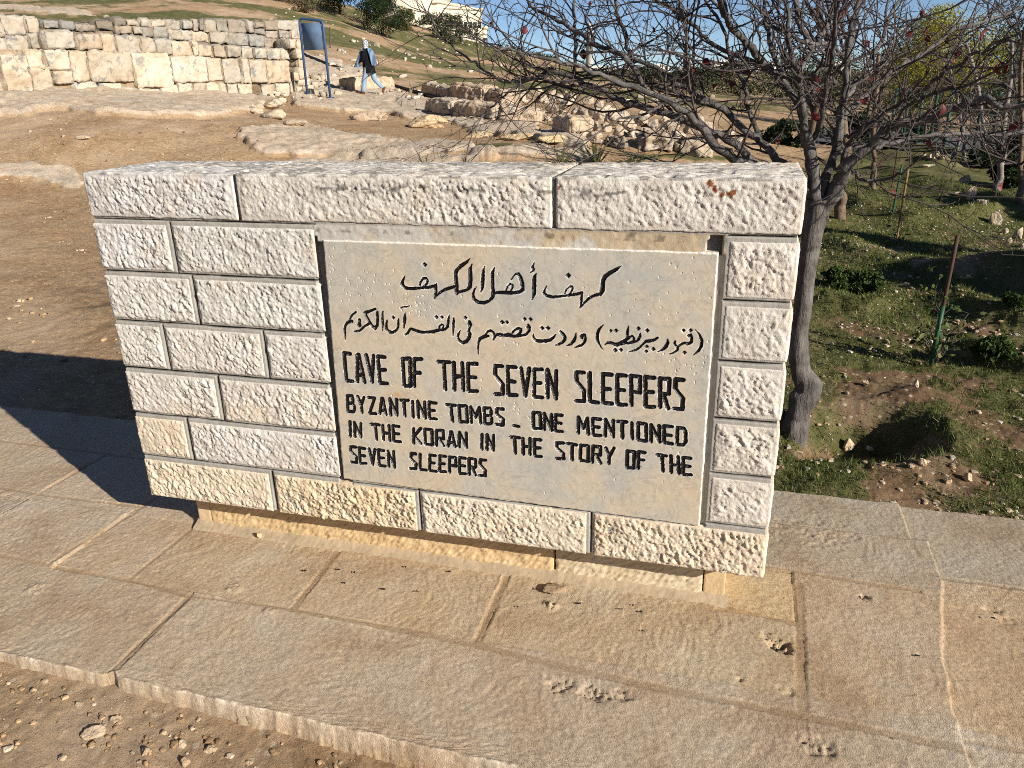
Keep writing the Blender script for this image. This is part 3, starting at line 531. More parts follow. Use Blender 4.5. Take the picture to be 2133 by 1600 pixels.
a_, b_ = warp(CP[:, 0], CP[:, 1]); n_ = len(CP); K = tps(np.hypot(a_[:, None]-a_[None], b_[:, None]-b_[None]))+np.eye(n_)*.004
Pm = np.stack([np.ones(n_), a_, b_], 1); A_ = np.block([[K, Pm], [Pm.T, np.zeros((3, 3))]]); WT = np.linalg.solve(A_, np.concatenate([CP[:, 2], np.zeros(3)]))
def z0(x, y):
    sh = np.shape(x); x = np.ravel(x).astype(float); y = np.ravel(y).astype(float); r = np.empty(len(x))
    for i in range(0, len(x), 60000):
        a, b = warp(x[i:i+60000], y[i:i+60000]); r[i:i+60000] = tps(np.hypot(a[:, None]-a_[None], b[:, None]-b_[None]))@WT[:n_]+WT[n_]+WT[n_+1]*a+WT[n_+2]*b
    return r.reshape(sh)
def hit0(px, py, f=None, t0=2., t1=160.):
    v = ray(px, py); t = t0
    ts = np.geomspace(t0, t1, 180); P = CAM+v*ts[:, None]; d = P[:, 2]-(f or z0)(P[:, 0], P[:, 1]); k = np.argmax(d < 0)
    if not (d < 0).any(): return CAM+v*t1
    a, b = ts[max(k-1, 0)], ts[k]; ts = np.linspace(a, b, 60); P = CAM+v*ts[:, None]; d = P[:, 2]-(f or z0)(P[:, 0], P[:, 1])
    return P[np.argmax(d < 0)] if (d < 0).any() else P[-1]
def poly_sd(x, y, poly):                                        # signed distance to a polygon, inside negative
    d = np.full(x.shape, 1e9); s = np.ones(x.shape); n = len(poly)
    for i in range(n):
        ax, ay = poly[i]; bx, by = poly[i-1]; ex, ey = bx-ax, by-ay; wx, wy = x-ax, y-ay; t = np.clip((wx*ex+wy*ey)/(ex*ex+ey*ey+1e-12), 0, 1)
        d = np.minimum(d, (wx-t*ex)**2+(wy-t*ey)**2); c1 = y >= ay; c2 = y < by; c3 = ex*wy > ey*wx
        s = np.where((c1 & c2 & c3) | (~c1 & ~c2 & ~c3), -s, s)
    return s*np.sqrt(d)
def pl_d(x, y, pl):
    d = np.full(x.shape, 1e9)
    for (ax, ay), (bx, by) in zip(pl, pl[1:]):
        ex, ey = bx-ax, by-ay; t = np.clip(((x-ax)*ex+(y-ay)*ey)/(ex*ex+ey*ey), 0, 1); d = np.minimum(d, np.hypot(x-ax-t*ex, y-ay-t*ey))
    return d
ROCKS = [([(-60, 212), (60, 203), (130, 196), (300, 193), (500, 205), (590, 214), (560, 228), (430, 250), (300, 246), (190, 243), (110, 226), (60, 246), (-60, 250)], .10),
         ([(500, 275), (560, 266), (650, 264), (720, 286), (870, 296), (1000, 310), (1000, 322), (760, 330), (560, 322), (520, 300)], .07),
         ([(600, 205), (680, 180), (800, 182), (880, 208), (960, 235), (1040, 252), (1120, 268), (1230, 300), (1220, 322), (1120, 300), (1010, 282), (960, 268), (900, 255), (800, 236), (720, 236), (620, 224)], .10),
         ([(1090, 306), (1250, 318), (1260, 336), (1000, 340), (960, 330)], .06), ([(-60, 352), (60, 342), (140, 348), (176, 362), (170, 398), (130, 392), (60, 372), (-60, 372)], .035), ([(600, 118), (700, 128), (760, 150), (730, 172), (640, 190), (600, 160)], .12),
         ([(20, 12), (150, 20), (230, 40), (90, 30), (-60, 12)], .1), ([(1000, 320), (1100, 330), (980, 342), (600, 340), (700, 326)], .03)]
ROCKW = [([tuple(hit0(*p)[:2]) for p in pl], h) for pl, h in ROCKS]
GRASS = [[(930, 300), (1000, 296), (1060, 305), (1130, 316), (1150, 327), (1080, 328), (1000, 318)], [(690, 278), (760, 282), (800, 292), (700, 288)], [(700, 314), (800, 318), (820, 330), (700, 328)], [(1280, 315), (1400, 322), (1560, 330), (1540, 340), (1300, 330)]]
GRASSW = [[tuple(hit0(*p)[:2]) for p in pl] for pl in GRASS]
GARDEN = [(2.0, .93), (9.5, .93), (10., 24.), (5.5, 24.), (3.6, 14.), (2.6, 8.), (1.9, 4.)]
def g3(px, py): return tuple(onz(px, py, -.05)[:2])
RIDG = [([(1740, 505), (1830, 548), (1950, 572), (2040, 575), (2150, 590)], .13, .26), ([(1720, 410), (1800, 440), (1900, 455), (2010, 450), (2060, 440)], .16, .2), ([(1830, 380), (1900, 392), (1990, 410), (2060, 425)], .16, .32), ([(1990, 640), (2050, 665), (2140, 690)], .14, .14),
        ([(1910, 905), (1880, 965), (1790, 1005), (1700, 1015)], .03, .14), ([(1925, 830), (1945, 880), (1915, 940)], .05, .18), ([(1720, 640), (1800, 655), (1840, 640)], .10, .10), ([(2020, 740), (2100, 775), (2140, 790)], .12, .1), ([(2060, 560), (2140, 590)], .12, .25), ([(1850, 348), (1950, 356)], .22, .3), ([(1900, 330), (1980, 338)], .2, .3)]
RIDGW = [([g3(*p) for p in pl], h, w) for pl, h, w in RIDG]
PITS = [(1815, 900, .40, .21), (1800, 610, .22, .07), (1660, 900, .3, .08), (2080, 725, .22, .08), (1960, 690, .25, .05), (1830, 530, .3, .05)]
PITW = [g3(a, b)+(r, d) for a, b, r, d in PITS]
def ground(x, y, masks=False):
    sh = np.shape(x); x = np.asarray(x, float); y = np.asarray(y, float); z = z0(x, y); r = np.hypot(x-CAM[0], y-CAM[1])
    gd = poly_sd(x, y, GARDEN)+.25*n2(x, y, 1.1, 51, 3); gm = sstep(.25, -.25, gd)
    z = z+.018*n2(x, y, 1.3, 2, 4)*np.clip(r/5, .4, 3)+.006*n2(x, y, 9, 12, 4)
    for pl, h, w in RIDGW: d = pl_d(x, y, pl)*(1+.25*n2(x, y, 3, 5, 2)); z = z+h*np.exp(-(d/w)**2)
    for cx, cy_, pr_, dp in PITW: d = np.hypot(x-cx, y-cy_)*(1+.22*n2(x, y, 3.5, 15, 3)); z = z-dp*sstep(1., .35, d/pr_)
    z = z+sstep(14, 6, r)*(.010*n2(x, y, 14, 17, 4, .65))+gm*(.035*n2(x, y, 2.6, 6, 4)+.018*n2(x, y, 11, 16, 5, .65))*np.clip((16-r)/6, 0, 1)
    rk = np.zeros(x.shape); wb = .30*n2(x, y, .9, 61, 4)*np.clip(r/14, .3, 1.2)+.10*n2(x, y, 4, 62, 3)
    for pl, h in ROCKW:
        s = poly_sd(x, y, pl)+wb; k = sstep(.03, -.06, s); z = z+h*k+k*.07*np.minimum(r/14, 1)*np.round(3.2*(n2(x, y, .7, 63, 2)+.12*n2(x, y, 5, 67, 3)))/3.2; rk = np.maximum(rk, k)
    z = z+rk*(.05*n2(x, y, 1.8, 64, 5, .6)+.03*np.abs(n2(x, y, 6, 65, 4)))
    hl = sstep(20, 30, r)*sstep(1.0, 1.7, z)
    z = z+.10*n2(x, y, .45, 66, 4)*sstep(18, 35, r)
    under = sstep(.06, -.02, np.maximum(np.abs(x-.5)-8.3, np.maximum(-.70-y, y-.91))); z = np.where(under > 0, np.minimum(z, z*(1-under)-.075*under), z)
    lowf = sstep(-.55, -.85, y)*sstep(-.4, 1.2, x); fr = sstep(-1.5, -.8, y)*(r < 6)*(y < -.66); z = np.where(fr > 0, z*(1-fr)+fr*(-.030-.034*sstep(-.1, 1.4, x)+.012*n2(x, y, 5, 81, 4)+.006*n2(x, y, 22, 82, 3)), z)
    if not masks: return z
    gs = np.zeros(x.shape)
    for pl in GRASSW: gs = np.maximum(gs, sstep(.25, -.3, poly_sd(x, y, pl)+.6*n2(x, y, 1.6, 68, 4)))
    hill = sstep(17, 24, r)*sstep(.10, -.25, (np.abs(0*x)+wb*0)+(.35-sstep(1.0, 1.5, z))); hill = .8*np.where(r > 26, 1., hill*(rk < .2))
    gs = np.maximum(gs, hill*sstep(-.32, .22, n2(x, y, .23, 69, 5)+.25*n2(x, y, 1.7, 70, 3)+.05))
    gg = gm*(.12+.88*sstep(-.42, .12, n2(x, y, 1.7, 73, 5, .62)+.20*np.clip((y-1.75)/1.5, -1.2, 1.2))); gs = np.maximum(gs, gg)
    moss = sstep(.25, .05, np.hypot(x-.35, (y+.80)*2.))*.5+.6*sstep(.3, .05, np.hypot((x-.1), (y+.82)*2.5)); gs = np.maximum(gs, moss*sstep(-.2, .3, n2(x, y, 8, 74, 3))*(y < -.6))
    return z, np.stack([gs, rk, np.clip(gm, 0, 1)], -1)
gnear = lambda x, y: ground(x, y)
def hit(px, py): return hit0(px, py, gnear)
rr = np.concatenate([np.geomspace(.25, 1.3, 14)[:-1], np.geomspace(1.3, 8.5, 470)[:-1], np.geomspace(8.5, 30, 320)[:-1], np.geomspace(30, 160, 120)[:-1], np.geomspace(160, 1500, 24)])
th = np.concatenate([np.linspace(-math.pi, -.78, 60)[:-1], np.linspace(-.78, .78, 760)[:-1], np.linspace(.78, math.pi, 60)])
Rg, Tg = np.meshgrid(rr, th, indexing='ij'); rtx = np.array([FH[1], -FH[0]])
X = CAM[0]+Rg*(np.cos(Tg)*FH[0]+np.sin(Tg)*rtx[0]); Y = CAM[1]+Rg*(np.cos(Tg)*FH[1]+np.sin(Tg)*rtx[1])
Z, MK = ground(X, Y, True); Z = np.where(Rg > 170, Z*np.exp(-(Rg-170)/300)-2*(1-np.exp(-(Rg-170)/300)), Z)
def terrain_mat():
    m = NT('dry_earth_and_grass'); s = m.sep(m.attr())
    d = m.ramp(m.noise(.9, 6, .62, .3), [(.3, (.37, .22, .11)), (.5, (.48, .315, .172)), (.7, (.53, .37, .22))]); d = m.mix(m.ramp(m.noise(6, 6, .7), [(.4, 0.), (.75, .6)]), d, (.42, .31, .2))
    d = m.mix(.8, d, m.ramp(m.noise(16, 8, .82), [(.36, .38), (.6, 1.)]), 'MULTIPLY')
    soil = m.ramp(m.noise(3, 6, .7), [(.3, (.13, .078, .04)), (.7, (.27, .17, .095))]); soil = m.mix(.8, soil, m.ramp(m.noise(34, 7, .82), [(.34, .3), (.62, 1.)]), 'MULTIPLY'); d = m.mix(m.math('MULTIPLY', s[2], .85), d, soil); d = m.mix(m.ramp(m.noise(2.4, 8, .78), [(.53, 0.), (.66, .55)]), d, (.20, .125, .072)); pv = m.voro(34); pc = m.voro(34, 'Color'); ps = m.sep(pc); pm = m.math('MULTIPLY', m.math('LESS_THAN', pv, m.math('MULTIPLY', ps[0], .42)), m.math('LESS_THAN', ps[1], m.ramp(m.noise(1.1, 4), [(.4, .15), (.65, .7)]))); d = m.mix(m.math('MULTIPLY', pm, .8), d, (.52, .43, .31))
    d = m.mix(m.ramp(m.noise(.42, 7, .7, .5), [(.5, 0.), (.68, .75)]), d, (.53, .40, .275));
    g = m.ramp(m.noise(2.2, 6, .7), [(.3, (.075, .085, .024)), (.5, (.135, .132, .048)), (.7, (.25, .20, .105))]); g = m.mix(.6, g, m.ramp(m.noise(26, 6, .8), [(.3, .45), (.65, 1.)]), 'MULTIPLY')
    r = m.ramp(m.noise(1.6, 7, .68, .3), [(.3, (.47, .355, .245)), (.48, (.60, .48, .35)), (.6, (.54, .45, .35)), (.75, (.67, .57, .44))]); r = m.mix(.75, r, m.ramp(m.noise(7, 9, .8), [(.36, .5), (.6, 1.)]), 'MULTIPLY')
    c = m.mix(m.ramp(m.math('ADD', s[0], m.math('MULTIPLY', m.math('SUBTRACT', m.noise(7, 5, .7), .5), .9)), [(.35, 0.), (.7, 1.)]), d, g); c = m.mix(m.ramp(m.math('ADD', s[1], m.math('MULTIPLY', m.math('SUBTRACT', m.noise(2.2, 8, .75), .5), 1.5)), [(.38, 0.), (.62, 1.)]), c, r)
    m.bump([(m.noise(5, 6, .7), .05, .5), (m.noise(30, 7, .8), .022, .9), (m.noise(220, 3, .7), .003, .7)]); return m.out(c, .95, .15)
mb = MB(); mb.grid(np.stack([X, Y, Z], -1), MK, flip=True); tag(mb.build('ground', terrain_mat()), kind='structure')
# ================================================================== ruined ancient wall on the left
M_RUIN = stone_mat('weathered_limestone', ((.44, .34, .23), (.56, .46, .34), (.60, .53, .43)), 3.2, 26, .014, spots=((.27, .25, .22), 4.5, .56), med=9)
M_ROCK = stone_mat('pale_limestone_rock', ((.36, .28, .2), (.50, .41, .31), (.60, .53, .44)), 5, 24, .012, spots=((.22, .2, .17), 5.0, .55), med=12)
RL, RR = hit0(0, 200), hit0(612, 199); rd = (RR-RL); rd[2] = 0; RLEN = np.linalg.norm(rd[:2]); rd /= np.linalg.norm(rd); rnm = np.array([rd[1], -rd[0], 0])
RLEN_ = RLEN
def onruin(px, py, off=0.):                                     # where a sight line meets the wall plane: (along, height)
    v = ray(px, py); q = RL-rnm*off; t = ((q-CAM)@rnm)/(v@rnm); p = CAM+v*t; return (p-RL)@rd, p[2]-RL[2]
rang = math.atan2(rd[1], rd[0]); MR = rotz(rang, RL)
def rstone(mb, x0, x1, y0, y1, off, g, dark=0., dep=.4, bulge=.05):
    (s0, za), (s1, zb), (s2, zc), (s3, zd) = onruin(x0, y0, off), onruin(x1, y0, off), onruin(x1, y1, off), onruin(x0, y1, off)
    s0, s1, zt, zb_ = (s0+s3)/2, (s1+s2)/2, (za+zb)/2, (zc+zd)/2; sd = int(g.integers(1e6))
    def disp(p, n, e): return .028*vn(p*2.6, sd)+.026*vn(p*7, sd+1)+.02*vn(p*18, sd+2)+.012*vn(p*38, sd+3)-.03*(1-sstep(0, .05, e))
    k = g.uniform(.78, 1.02); warm = g.uniform(-.07, .07); c = np.array([k+warm, k, k-warm])*(1-dark*np.array([.5, .47, .42]))
    st = .03; rough_box(mb, (s0-.006, off-.12+g.uniform(-.03, .04), zb_-.022), (s1+.006, off+dep, zt+.012), {'y': st, 'x': .08, 'X': .08, 'Z': .08, 'z': .2, 'Y': .3}, disp, .022, 'yxXZ', c, MR)
rg = np.random.default_rng(11)
ruin = empty('ruined_wall', tuple(RL), 'long ruined wall of big weathered limestone blocks on the rising ground at left', 'ancient wall')
def rpart(name, L, off, dark, mat=M_RUIN, dep=.4):
    mb = MB()
    for q in L: rstone(mb, *q, off, rg, dark*rg.uniform(.3, 1.4) if dark else rg.uniform(0, .12), dep)
    o = mb.build(name, mat, smooth=False); child_local(o, ruin); return o
UP_ = [(88, 152, 64, 102), (155, 205, 70, 103), (205, 235, 72, 110), (235, 287, 73, 112), (287, 318, 80, 111), (318, 352, 83, 112), (352, 392, 85, 117), (393, 408, 86, 117), (408, 438, 92, 118), (438, 465, 94, 120), (465, 497, 95, 119), (497, 523, 98, 123), (523, 550, 100, 123), (550, 580, 101, 124), (580, 599, 103, 124)]
LO_ = [(-150, -65, 108, 196), (-62, -2, 118, 196), (0, 60, 113, 196), (47, 84, 105, 141), (90, 140, 105, 146), (140, 178, 105, 169), (178, 272, 107, 171), (272, 350, 110, 183), (350, 427, 118, 173), (427, 460, 120, 169), (460, 497, 122, 173), (497, 513, 122, 173), (513, 550, 124, 173), (550, 600, 126, 173)]
BA_ = [(60, 105, 138, 186), (105, 150, 147, 176), (150, 200, 172, 194), (200, 250, 172, 194), (250, 285, 183, 197), (285, 330, 184, 198), (330, 366, 176, 200), (366, 397, 173, 200), (397, 425, 173, 202), (425, 455, 173, 203), (455, 470, 174, 203), (470, 492, 174, 205), (492, 522, 174, 205), (540, 570, 174, 206), (570, 601, 173, 206), (-60, 0, 196, 214), (0, 62, 194, 212), (62, 110, 184, 202), (110, 160, 190, 204)]
LE_ = [(-130, -60, 20, 76), (-60, 0, 30, 76), (0, 50, 33, 74), (50, 80, 36, 70), (-60, 8, 76, 112), (8, 55, 74, 112), (55, 88, 68, 103)]
rpart('ashlar_course', LO_, 0., 0); rpart('upper_course', UP_, .02, .25); rpart('footing_stones', BA_, -.03, 0); rpart('end_masonry', LE_, .25, .2)
RE_ = [(85, 120, 42, 60), (120, 152, 43, 62), (150, 195, 50, 66), (195, 232, 42, 62), (232, 258, 40, 54), (258, 285, 41, 55), (232, 270, 54, 72), (270, 292, 55, 72), (285, 310, 40, 58), (310, 340, 41, 56), (290, 315, 57, 78), (315, 345, 55, 80), (340, 372, 42, 64), (372, 395, 42, 62), (395, 408, 40, 66), (408, 420, 42, 64), (420, 445, 42, 68), (445, 470, 40, 66), (345, 395, 63, 84), (395, 430, 66, 86), (430, 470, 67, 90), (470, 510, 40, 70), (510, 524, 43, 68), (524, 545, 48, 58), (524, 548, 58, 72), (545, 572, 42, 64), (572, 624, 42, 64), (548, 575, 64, 80), (575, 600, 64, 80), (600, 624, 63, 82), (470, 512, 70, 96), (512, 545, 72, 98), (545, 575, 79, 100), (575, 600, 80, 102)]
rpart('rear_wall', RE_, 1.15, .8, dep=.5)
PI_ = [(597, 612, 82, 102), (612, 627, 82, 102), (612, 626, 102, 122), (617, 632, 122, 142), (616, 634, 142, 164), (613, 640, 164, 180), (612, 626, 180, 196), (626, 648, 178, 196), (600, 613, 168, 200), (600, 618, 150, 170)]
rpart('end_pier', PI_, .5, .1, dep=.5)
mb = MB(); mb.box((-3., -.035, -.3), (onruin(598, 150)[0]-.03, .9, onruin(300, 84)[1]-.22), (.7, .62, .5), MR); mb.box((-3., 1.10, -.3), (onruin(620, 100, 1.2)[0], 1.9, onruin(300, 48, 1.2)[1]-.2), (.45, .42, .38), MR); child_local(mb.build('rubble_core', M_ROCK), ruin)

# ================================================================== loose ancient blocks, ledges and the rubble heap
def stone_block(px0, py0, px1, py1, hpx, dep, label, name='stone_block', cat='stone block', seed=1, group=None, tint=(1, 1, 1), amp=.03, mat=None, r=.05, sink=.04):
    a, b = hit(px0, py0), hit(px1, py1); u = b-a; L = np.linalg.norm(u[:2]); ang = math.atan2(u[1], u[0]); d = (((a+b)/2)-CAM)@FWD; h = hpx*d/FPX
    tilt = math.atan2(u[2], L); M = np.array(Matrix.Translation(a) @ Matrix.Rotation(ang, 4, 'Z') @ Matrix.Rotation(-tilt, 4, 'Y'))
    def disp(p, n, e): return amp*(vn(p*3.1, seed)+.7*vn(p*9, seed+1)+.5*vn(p*23, seed+2)+.3*vn(p*45, seed+3))-amp*1.2*(1-sstep(0, .07, e))
    mb = MB(); rough_box(mb, (0, 0, -sink), (L, dep, h), .035, disp, r, 'xXyYZ', tint, M)
    cp = list((a+b)/2); return tag(mb.build(name, mat or M_ROCK, smooth=False, loc=cp), label, cat, group, 'thing')
stone_block(736, 189, 824, 187, 26, .55, 'long rough ashlar lying on the rock behind the walking person', seed=3, amp=.035, tint=(1.02, .98, .9))
stone_block(885, 232, 936, 240, 27, .5, 'short block with a broken top, left end of the fallen row', seed=5)
stone_block(941, 241, 1031, 253, 30, .6, 'long fallen block with a rounded collar, middle of the fallen row', seed=6, tint=(.98, .93, .86))
stone_block(1036, 252, 1120, 263, 32, .6, 'long fallen block with a bright squared end beside the dark gap', seed=7, tint=(1., .93, .86))
stone_block(1150, 273, 1188, 277, 30, .42, 'small upright cube of limestone standing alone at the ledge', seed=8, tint=(1.05, 1, .92))
stone_block(876, 198, 910, 206, 26, .5, 'grey lichened block at the upper left of the broken stone row', seed=9, tint=(.85, .84, .82))
stone_block(934, 211, 1004, 220, 36, .7, 'big tilted slab leaning in the upper stone row', seed=10, amp=.05, tint=(.88, .8, .73))
stone_block(1008, 217, 1042, 221, 30, .6, 'square block next to the big tilted slab', seed=12, tint=(.92, .86, .8))
stone_block(1029, 219, 1056, 222, 10, .3, 'small white block lying on top edge of the fallen row', seed=14, tint=(1.1, 1.08, 1.02))
stone_block(911, 206, 932, 210, 25, .5, 'narrow grey block wedged between lichened block and tilted slab', seed=15, tint=(.8, .78, .74))
stone_block(1330, 316, 1402, 322, 40, .7, 'large grey boulder block under the bare tree branches', seed=16, amp=.06, tint=(.8, .78, .76), r=.1)
stone_block(1404, 320, 1480, 332, 30, .7, 'low grey boulder right of the large one under the branches', seed=17, amp=.06, tint=(.85, .83, .8), r=.1)
stone_block(1278, 314, 1315, 316, 26, .5, 'dark rounded boulder left of the large grey boulder', seed=18, amp=.06, tint=(.6, .6, .6), r=.12)
def boulder(px, py, w, h, label, name='boulder', cat='rock', seed=1, dpt=1., group=None, tint=(1, 1, 1), sink=.25, mat=None, mesh=None, rz=0.):
    p = hit(px, py); d = (p-CAM)@FWD; s = d/FPX; mb = MB(); a = math.atan2(RIGHT[1], RIGHT[0])+rz
    rock(mb, seed, (w*s, w*s*dpt, h*s*1.5), 18, 12, .13, tint, rotz(a), (0, 0, h*s*(.75-sink*1.5)*.8)); o = mb.build(name, mat or M_ROCK, smooth=False); o.location = p; return tag(o, label, cat, group, 'thing')
boulder(568, 222, 62, 15, 'flat pale boulder by the foot of the ruined wall', seed=21, tint=(1.05, 1, .92))
for k, (px, py, w, h, lb) in enumerate([(528, 236, 48, 14, 'grey knobbly rock at the upper end of the low rock ridge'), (572, 246, 66, 17, 'longest pale rock of the low ridge in the dirt'), (616, 260, 54, 11, 'thin pointed rock at the lower end of the low ridge')]): boulder(px, py, w, h, lb, seed=31+k, dpt=.6, tint=(1, .97, .9), rz=-.25)
boulder(890, 266, 92, 24, 'long yellowish rock ledge in the dirt in front of the fallen blocks', seed=41, dpt=.5, tint=(1.12, 1.0, .78), rz=-.1)
boulder(770, 250, 86, 18, 'low pale rock hump left of the yellowish ledge', seed=42, dpt=.6, tint=(1., .93, .84), rz=-.1)
boulder(172, 289, 36, 7, 'small white flat stone lying alone on the bare dirt', seed=43, tint=(1.15, 1.1, 1.02), dpt=.7)
for k, (px, w) in enumerate([(1010, 95), (1085, 90), (1160, 90)]): boulder(px, 286+k*4, w, 13, ['left piece of the yellow broken rock edge', 'middle piece of the yellow broken rock edge', 'right piece of the yellow broken rock edge beneath the lone cube'][k], seed=46+k, dpt=.5, tint=(1.15, 1.02, .78))
boulder(1235, 292, 40, 18, 'pale slanted rock right of the lone cube', seed=51, tint=(1.05, .98, .9))
# rubble: five stones, copied
rb = []
for k in range(5):
    mb = MB(); rock(mb, 300+k*7, (1, rg.uniform(.7, 1.), rg.uniform(.6, .85)), 14, 10, .14, (1, 1, 1)*np.array([1.05, 1.02, .98]) if k % 2 else (.84, .82, .78)); o = mb.build('rubble_stone', M_ROCK, smooth=False); rb.append(o)
RUB = [(1062, 208, 34), (1085, 212, 36), (1105, 206, 40), (1130, 214, 34), (1075, 196, 22), (1150, 205, 30), (1120, 196, 26), (1100, 232, 22), (1128, 240, 24), (1150, 236, 36), (1175, 246, 30), (1140, 252, 20), (1200, 238, 28), (1180, 226, 34), (1212, 252, 40), (1240, 240, 30), (1258, 252, 48), (1228, 262, 26), (1205, 268, 22), (1240, 272, 34), (1262, 274, 30), (1284, 262, 50), (1300, 246, 34), (1275, 238, 28), (1310, 270, 34), (1290, 284, 38), (1320, 286, 30), (1335, 262, 46), (1345, 280, 28), (1362, 268, 34), (1370, 288, 40), (1385, 256, 32), (1396, 276, 44), (1410, 290, 36), (1420, 264, 46), (1440, 280, 38), (1452, 262, 34), (1455, 296, 32), (1470, 276, 40), (1486, 290, 34), (1412, 306, 30), (1350, 298, 30), (1330, 300, 24), (1270, 296, 28), (1298, 300, 24), (1500, 300, 38), (1520, 288, 34), (1540, 300, 30), (1190, 208, 26), (1225, 218, 28), (1250, 226, 24), (1340, 244, 26), (1365, 240, 24), (1400, 244, 26), (1165, 262, 22), (1560, 290, 26), (1215, 284, 26), (1245, 300, 22)]
for k, (px, py, w) in enumerate(RUB):
    src = rb[k % 5]; o = src if k < 5 else src.copy()
    if k >= 5: COL.link(o)
    p = hit(px, py); s = ((p-CAM)@FWD)/FPX*w*1.0; o.location = p+np.array([0, 0, s*.22]); o.scale = (s, s*rg.uniform(.8, 1.1), s*rg.uniform(.85, 1.15)); o.rotation_euler = (rg.uniform(-.4, .4), rg.uniform(-.4, .4), rg.uniform(0, 6.28))
    tag(o, 'irregular limestone rubble stone in the heap behind the bare branches', 'rubble stone', 'rubble stones heaped beyond the tree', 'thing')

# ================================================================== blue notice board on two posts
ba, bb = hit(640, 194), hit(688, 203); hb = 142*((ba-CAM)@FWD)/FPX
board = empty('notice_board', tuple((ba+bb)/2), 'blue metal notice board on two thin blue posts beside the ruined wall', 'notice board')
M_BLUE = plain('blue_paint', (.035, .085, .20), .45, .4, .12, 3); M_PANEL = plain('faded_blue_panel', (.15, .23, .36), 1., .05, .3, 1.6)
u = (bb-ba); u[2] = 0; wd = np.linalg.norm(u); u /= wd; up = np.array([0, 0, 1.]); za = ba[2]; zt = max(ba[2], bb[2])+hb
mb = MB(); A0, B0 = ba.copy(), bb.copy(); A1 = np.array([ba[0], ba[1], zt-.02]); B1 = np.array([bb[0], bb[1], zt-.08]); rc = .09
path = [A0-up*.1, A1-up*rc]+[A1+u*rc*(1-math.cos(t))-up*rc*(1-math.sin(t)) for t in (.4, .8, 1.2)]+[A1+u*rc, B1-u*rc]+[B1-u*rc*(1-math.sin(t))-up*rc*(1-math.cos(t)) for t in (.4, .8, 1.2)]+[B1-up*rc, B0-up*.1]
mb.tube(path, .030, 8); mb.box((-.07, -.07, -.01), (.07, .07, .012), M=rotz(0, B0)); mb.box((-.07, -.07, -.01), (.07, .07, .012), M=rotz(0, A0)); child_local(mb.build('frame', M_BLUE, attr=False), board)
mb = MB(); ph = hb*.36; Mx = np.eye(4); Mx[:3, 0] = u; Mx[:3, 1] = np.cross(up, u); Mx[:3, 2] = up; Mx[:3, 3] = A1
mb.box((.05, -.012, -.09-ph), (wd-.05, .012, -.10), M=Mx); child_local(mb.build('panel', M_PANEL, smooth=False, attr=False), board)

# ================================================================== the walking person
pf = hit(772, 197); pd = (pf-CAM)@FWD; person = empty('person', tuple(pf), 'person walking left in a long black tunic, light jeans and a white patterned headscarf', 'person')
fw = -RIGHT.copy()*.93+np.array([FH[0], FH[1], 0])*.35; fw[2] = 0; fw /= np.linalg.norm(fw); sd_ = np.cross(up, fw)          # walking direction and the person's left
PS = 105*pd/FPX/1.66; PM = np.eye(4); PM[:3, 0] = fw*PS; PM[:3, 1] = sd_*PS; PM[:3, 2] = up*PS; PM[:3, 3] = pf
M_SKIN = plain('skin', (.42, .25, .16), .6); M_JEAN = plain('light_denim', (.26, .36, .48), .85, .2, .15, 9); M_BLACK = plain('black_cloth', (.008, .008, .010), .9, .1); M_SHOE = plain('brown_leather', (.17, .075, .035), .6)
def scarf():
    m = NT('patterned_scarf'); c = m.ramp(m.noise(38, 2, .5), [(.46, (.55, .55, .57)), (.54, (.12, .14, .18))]); return m.out(c, .9)
M_SCARF = scarf(); M_SHAWL = NT('blue_striped_cloth'); _w = M_SHAWL.n('ShaderNodeTexWave', wave_type='BANDS', bands_direction='X'); _w.inputs['Scale'].default_value = 5; _w.inputs['Distortion'].default_value = 1; M_SHAWL.l(M_SHAWL.geo, _w.inputs[0]); M_SHAWL = M_SHAWL.out(M_SHAWL.ramp(_w.outputs['Fac'], [(.35, (.06, .11, .2)), (.6, (.15, .22, .32))]), .9)
# body: one skin surface over the joints (x forward, y left, z up)
J = [(-.02, 0, .86, .115), (0, 0, 1.05, .10), (.03, 0, 1.24, .115), (.05, 0, 1.36, .065), (.065, 0, 1.43, .05), (.08, 0, 1.54, .088),   # pelvis .. head
     (.03, .10, .80, .082), (.14, .10, .46, .056), (.20, .10, .09, .040), (.31, .10, .035, .030),                                       # left leg forward
     (-.06, -.10, .80, .082), (-.13, -.10, .46, .056), (-.40, -.10, .22, .038), (-.46, -.10, .09, .03),                                  # right leg trailing, heel up
     (.03, .18, 1.30, .050), (.05, .22, 1.05, .040), (.20, .20, .93, .030), (.29, .17, .92, .024),                                        # left arm, forearm forward
     (.03, -.18, 1.30, .050), (-.03, -.23, 1.05, .040), (.05, -.22, .84, .030), (.09, -.21, .76, .024)]
E_ = [(0, 1), (1, 2), (2, 3), (3, 4), (4, 5), (0, 6), (6, 7), (7, 8), (8, 9), (0, 10), (10, 11), (11, 12), (12, 13), (2, 14), (14, 15), (15, 16), (16, 17), (2, 18), (18, 19), (19, 20), (20, 21)]
for hnd, side in ((17, 1), (21, -1)):                            # five fingers on each hand
    hx, hy, hz, _ = J[hnd]; fd = np.array([.6, 0, -.35 if side < 0 else -.1])
    for f_ in range(5):
        J.append((hx+fd[0]*.09*(1 if f_ else .55), hy+(f_-2)*.013, hz+fd[2]*.09+(0 if f_ else .03), .008)); E_.append((hnd, len(J)-1))
pm = bpy.data.meshes.new('body'); pm.from_pydata([j[:3] for j in J], E_, []); bo = bpy.data.objects.new('body', pm); COL.link(bo)
sm = bo.modifiers.new('skin', 'SKIN'); sv_ = pm.skin_vertices[0].data
for k, j in enumerate(J): sv_[k].radius = (j[3], j[3]); sv_[k].use_root = (k == 0)
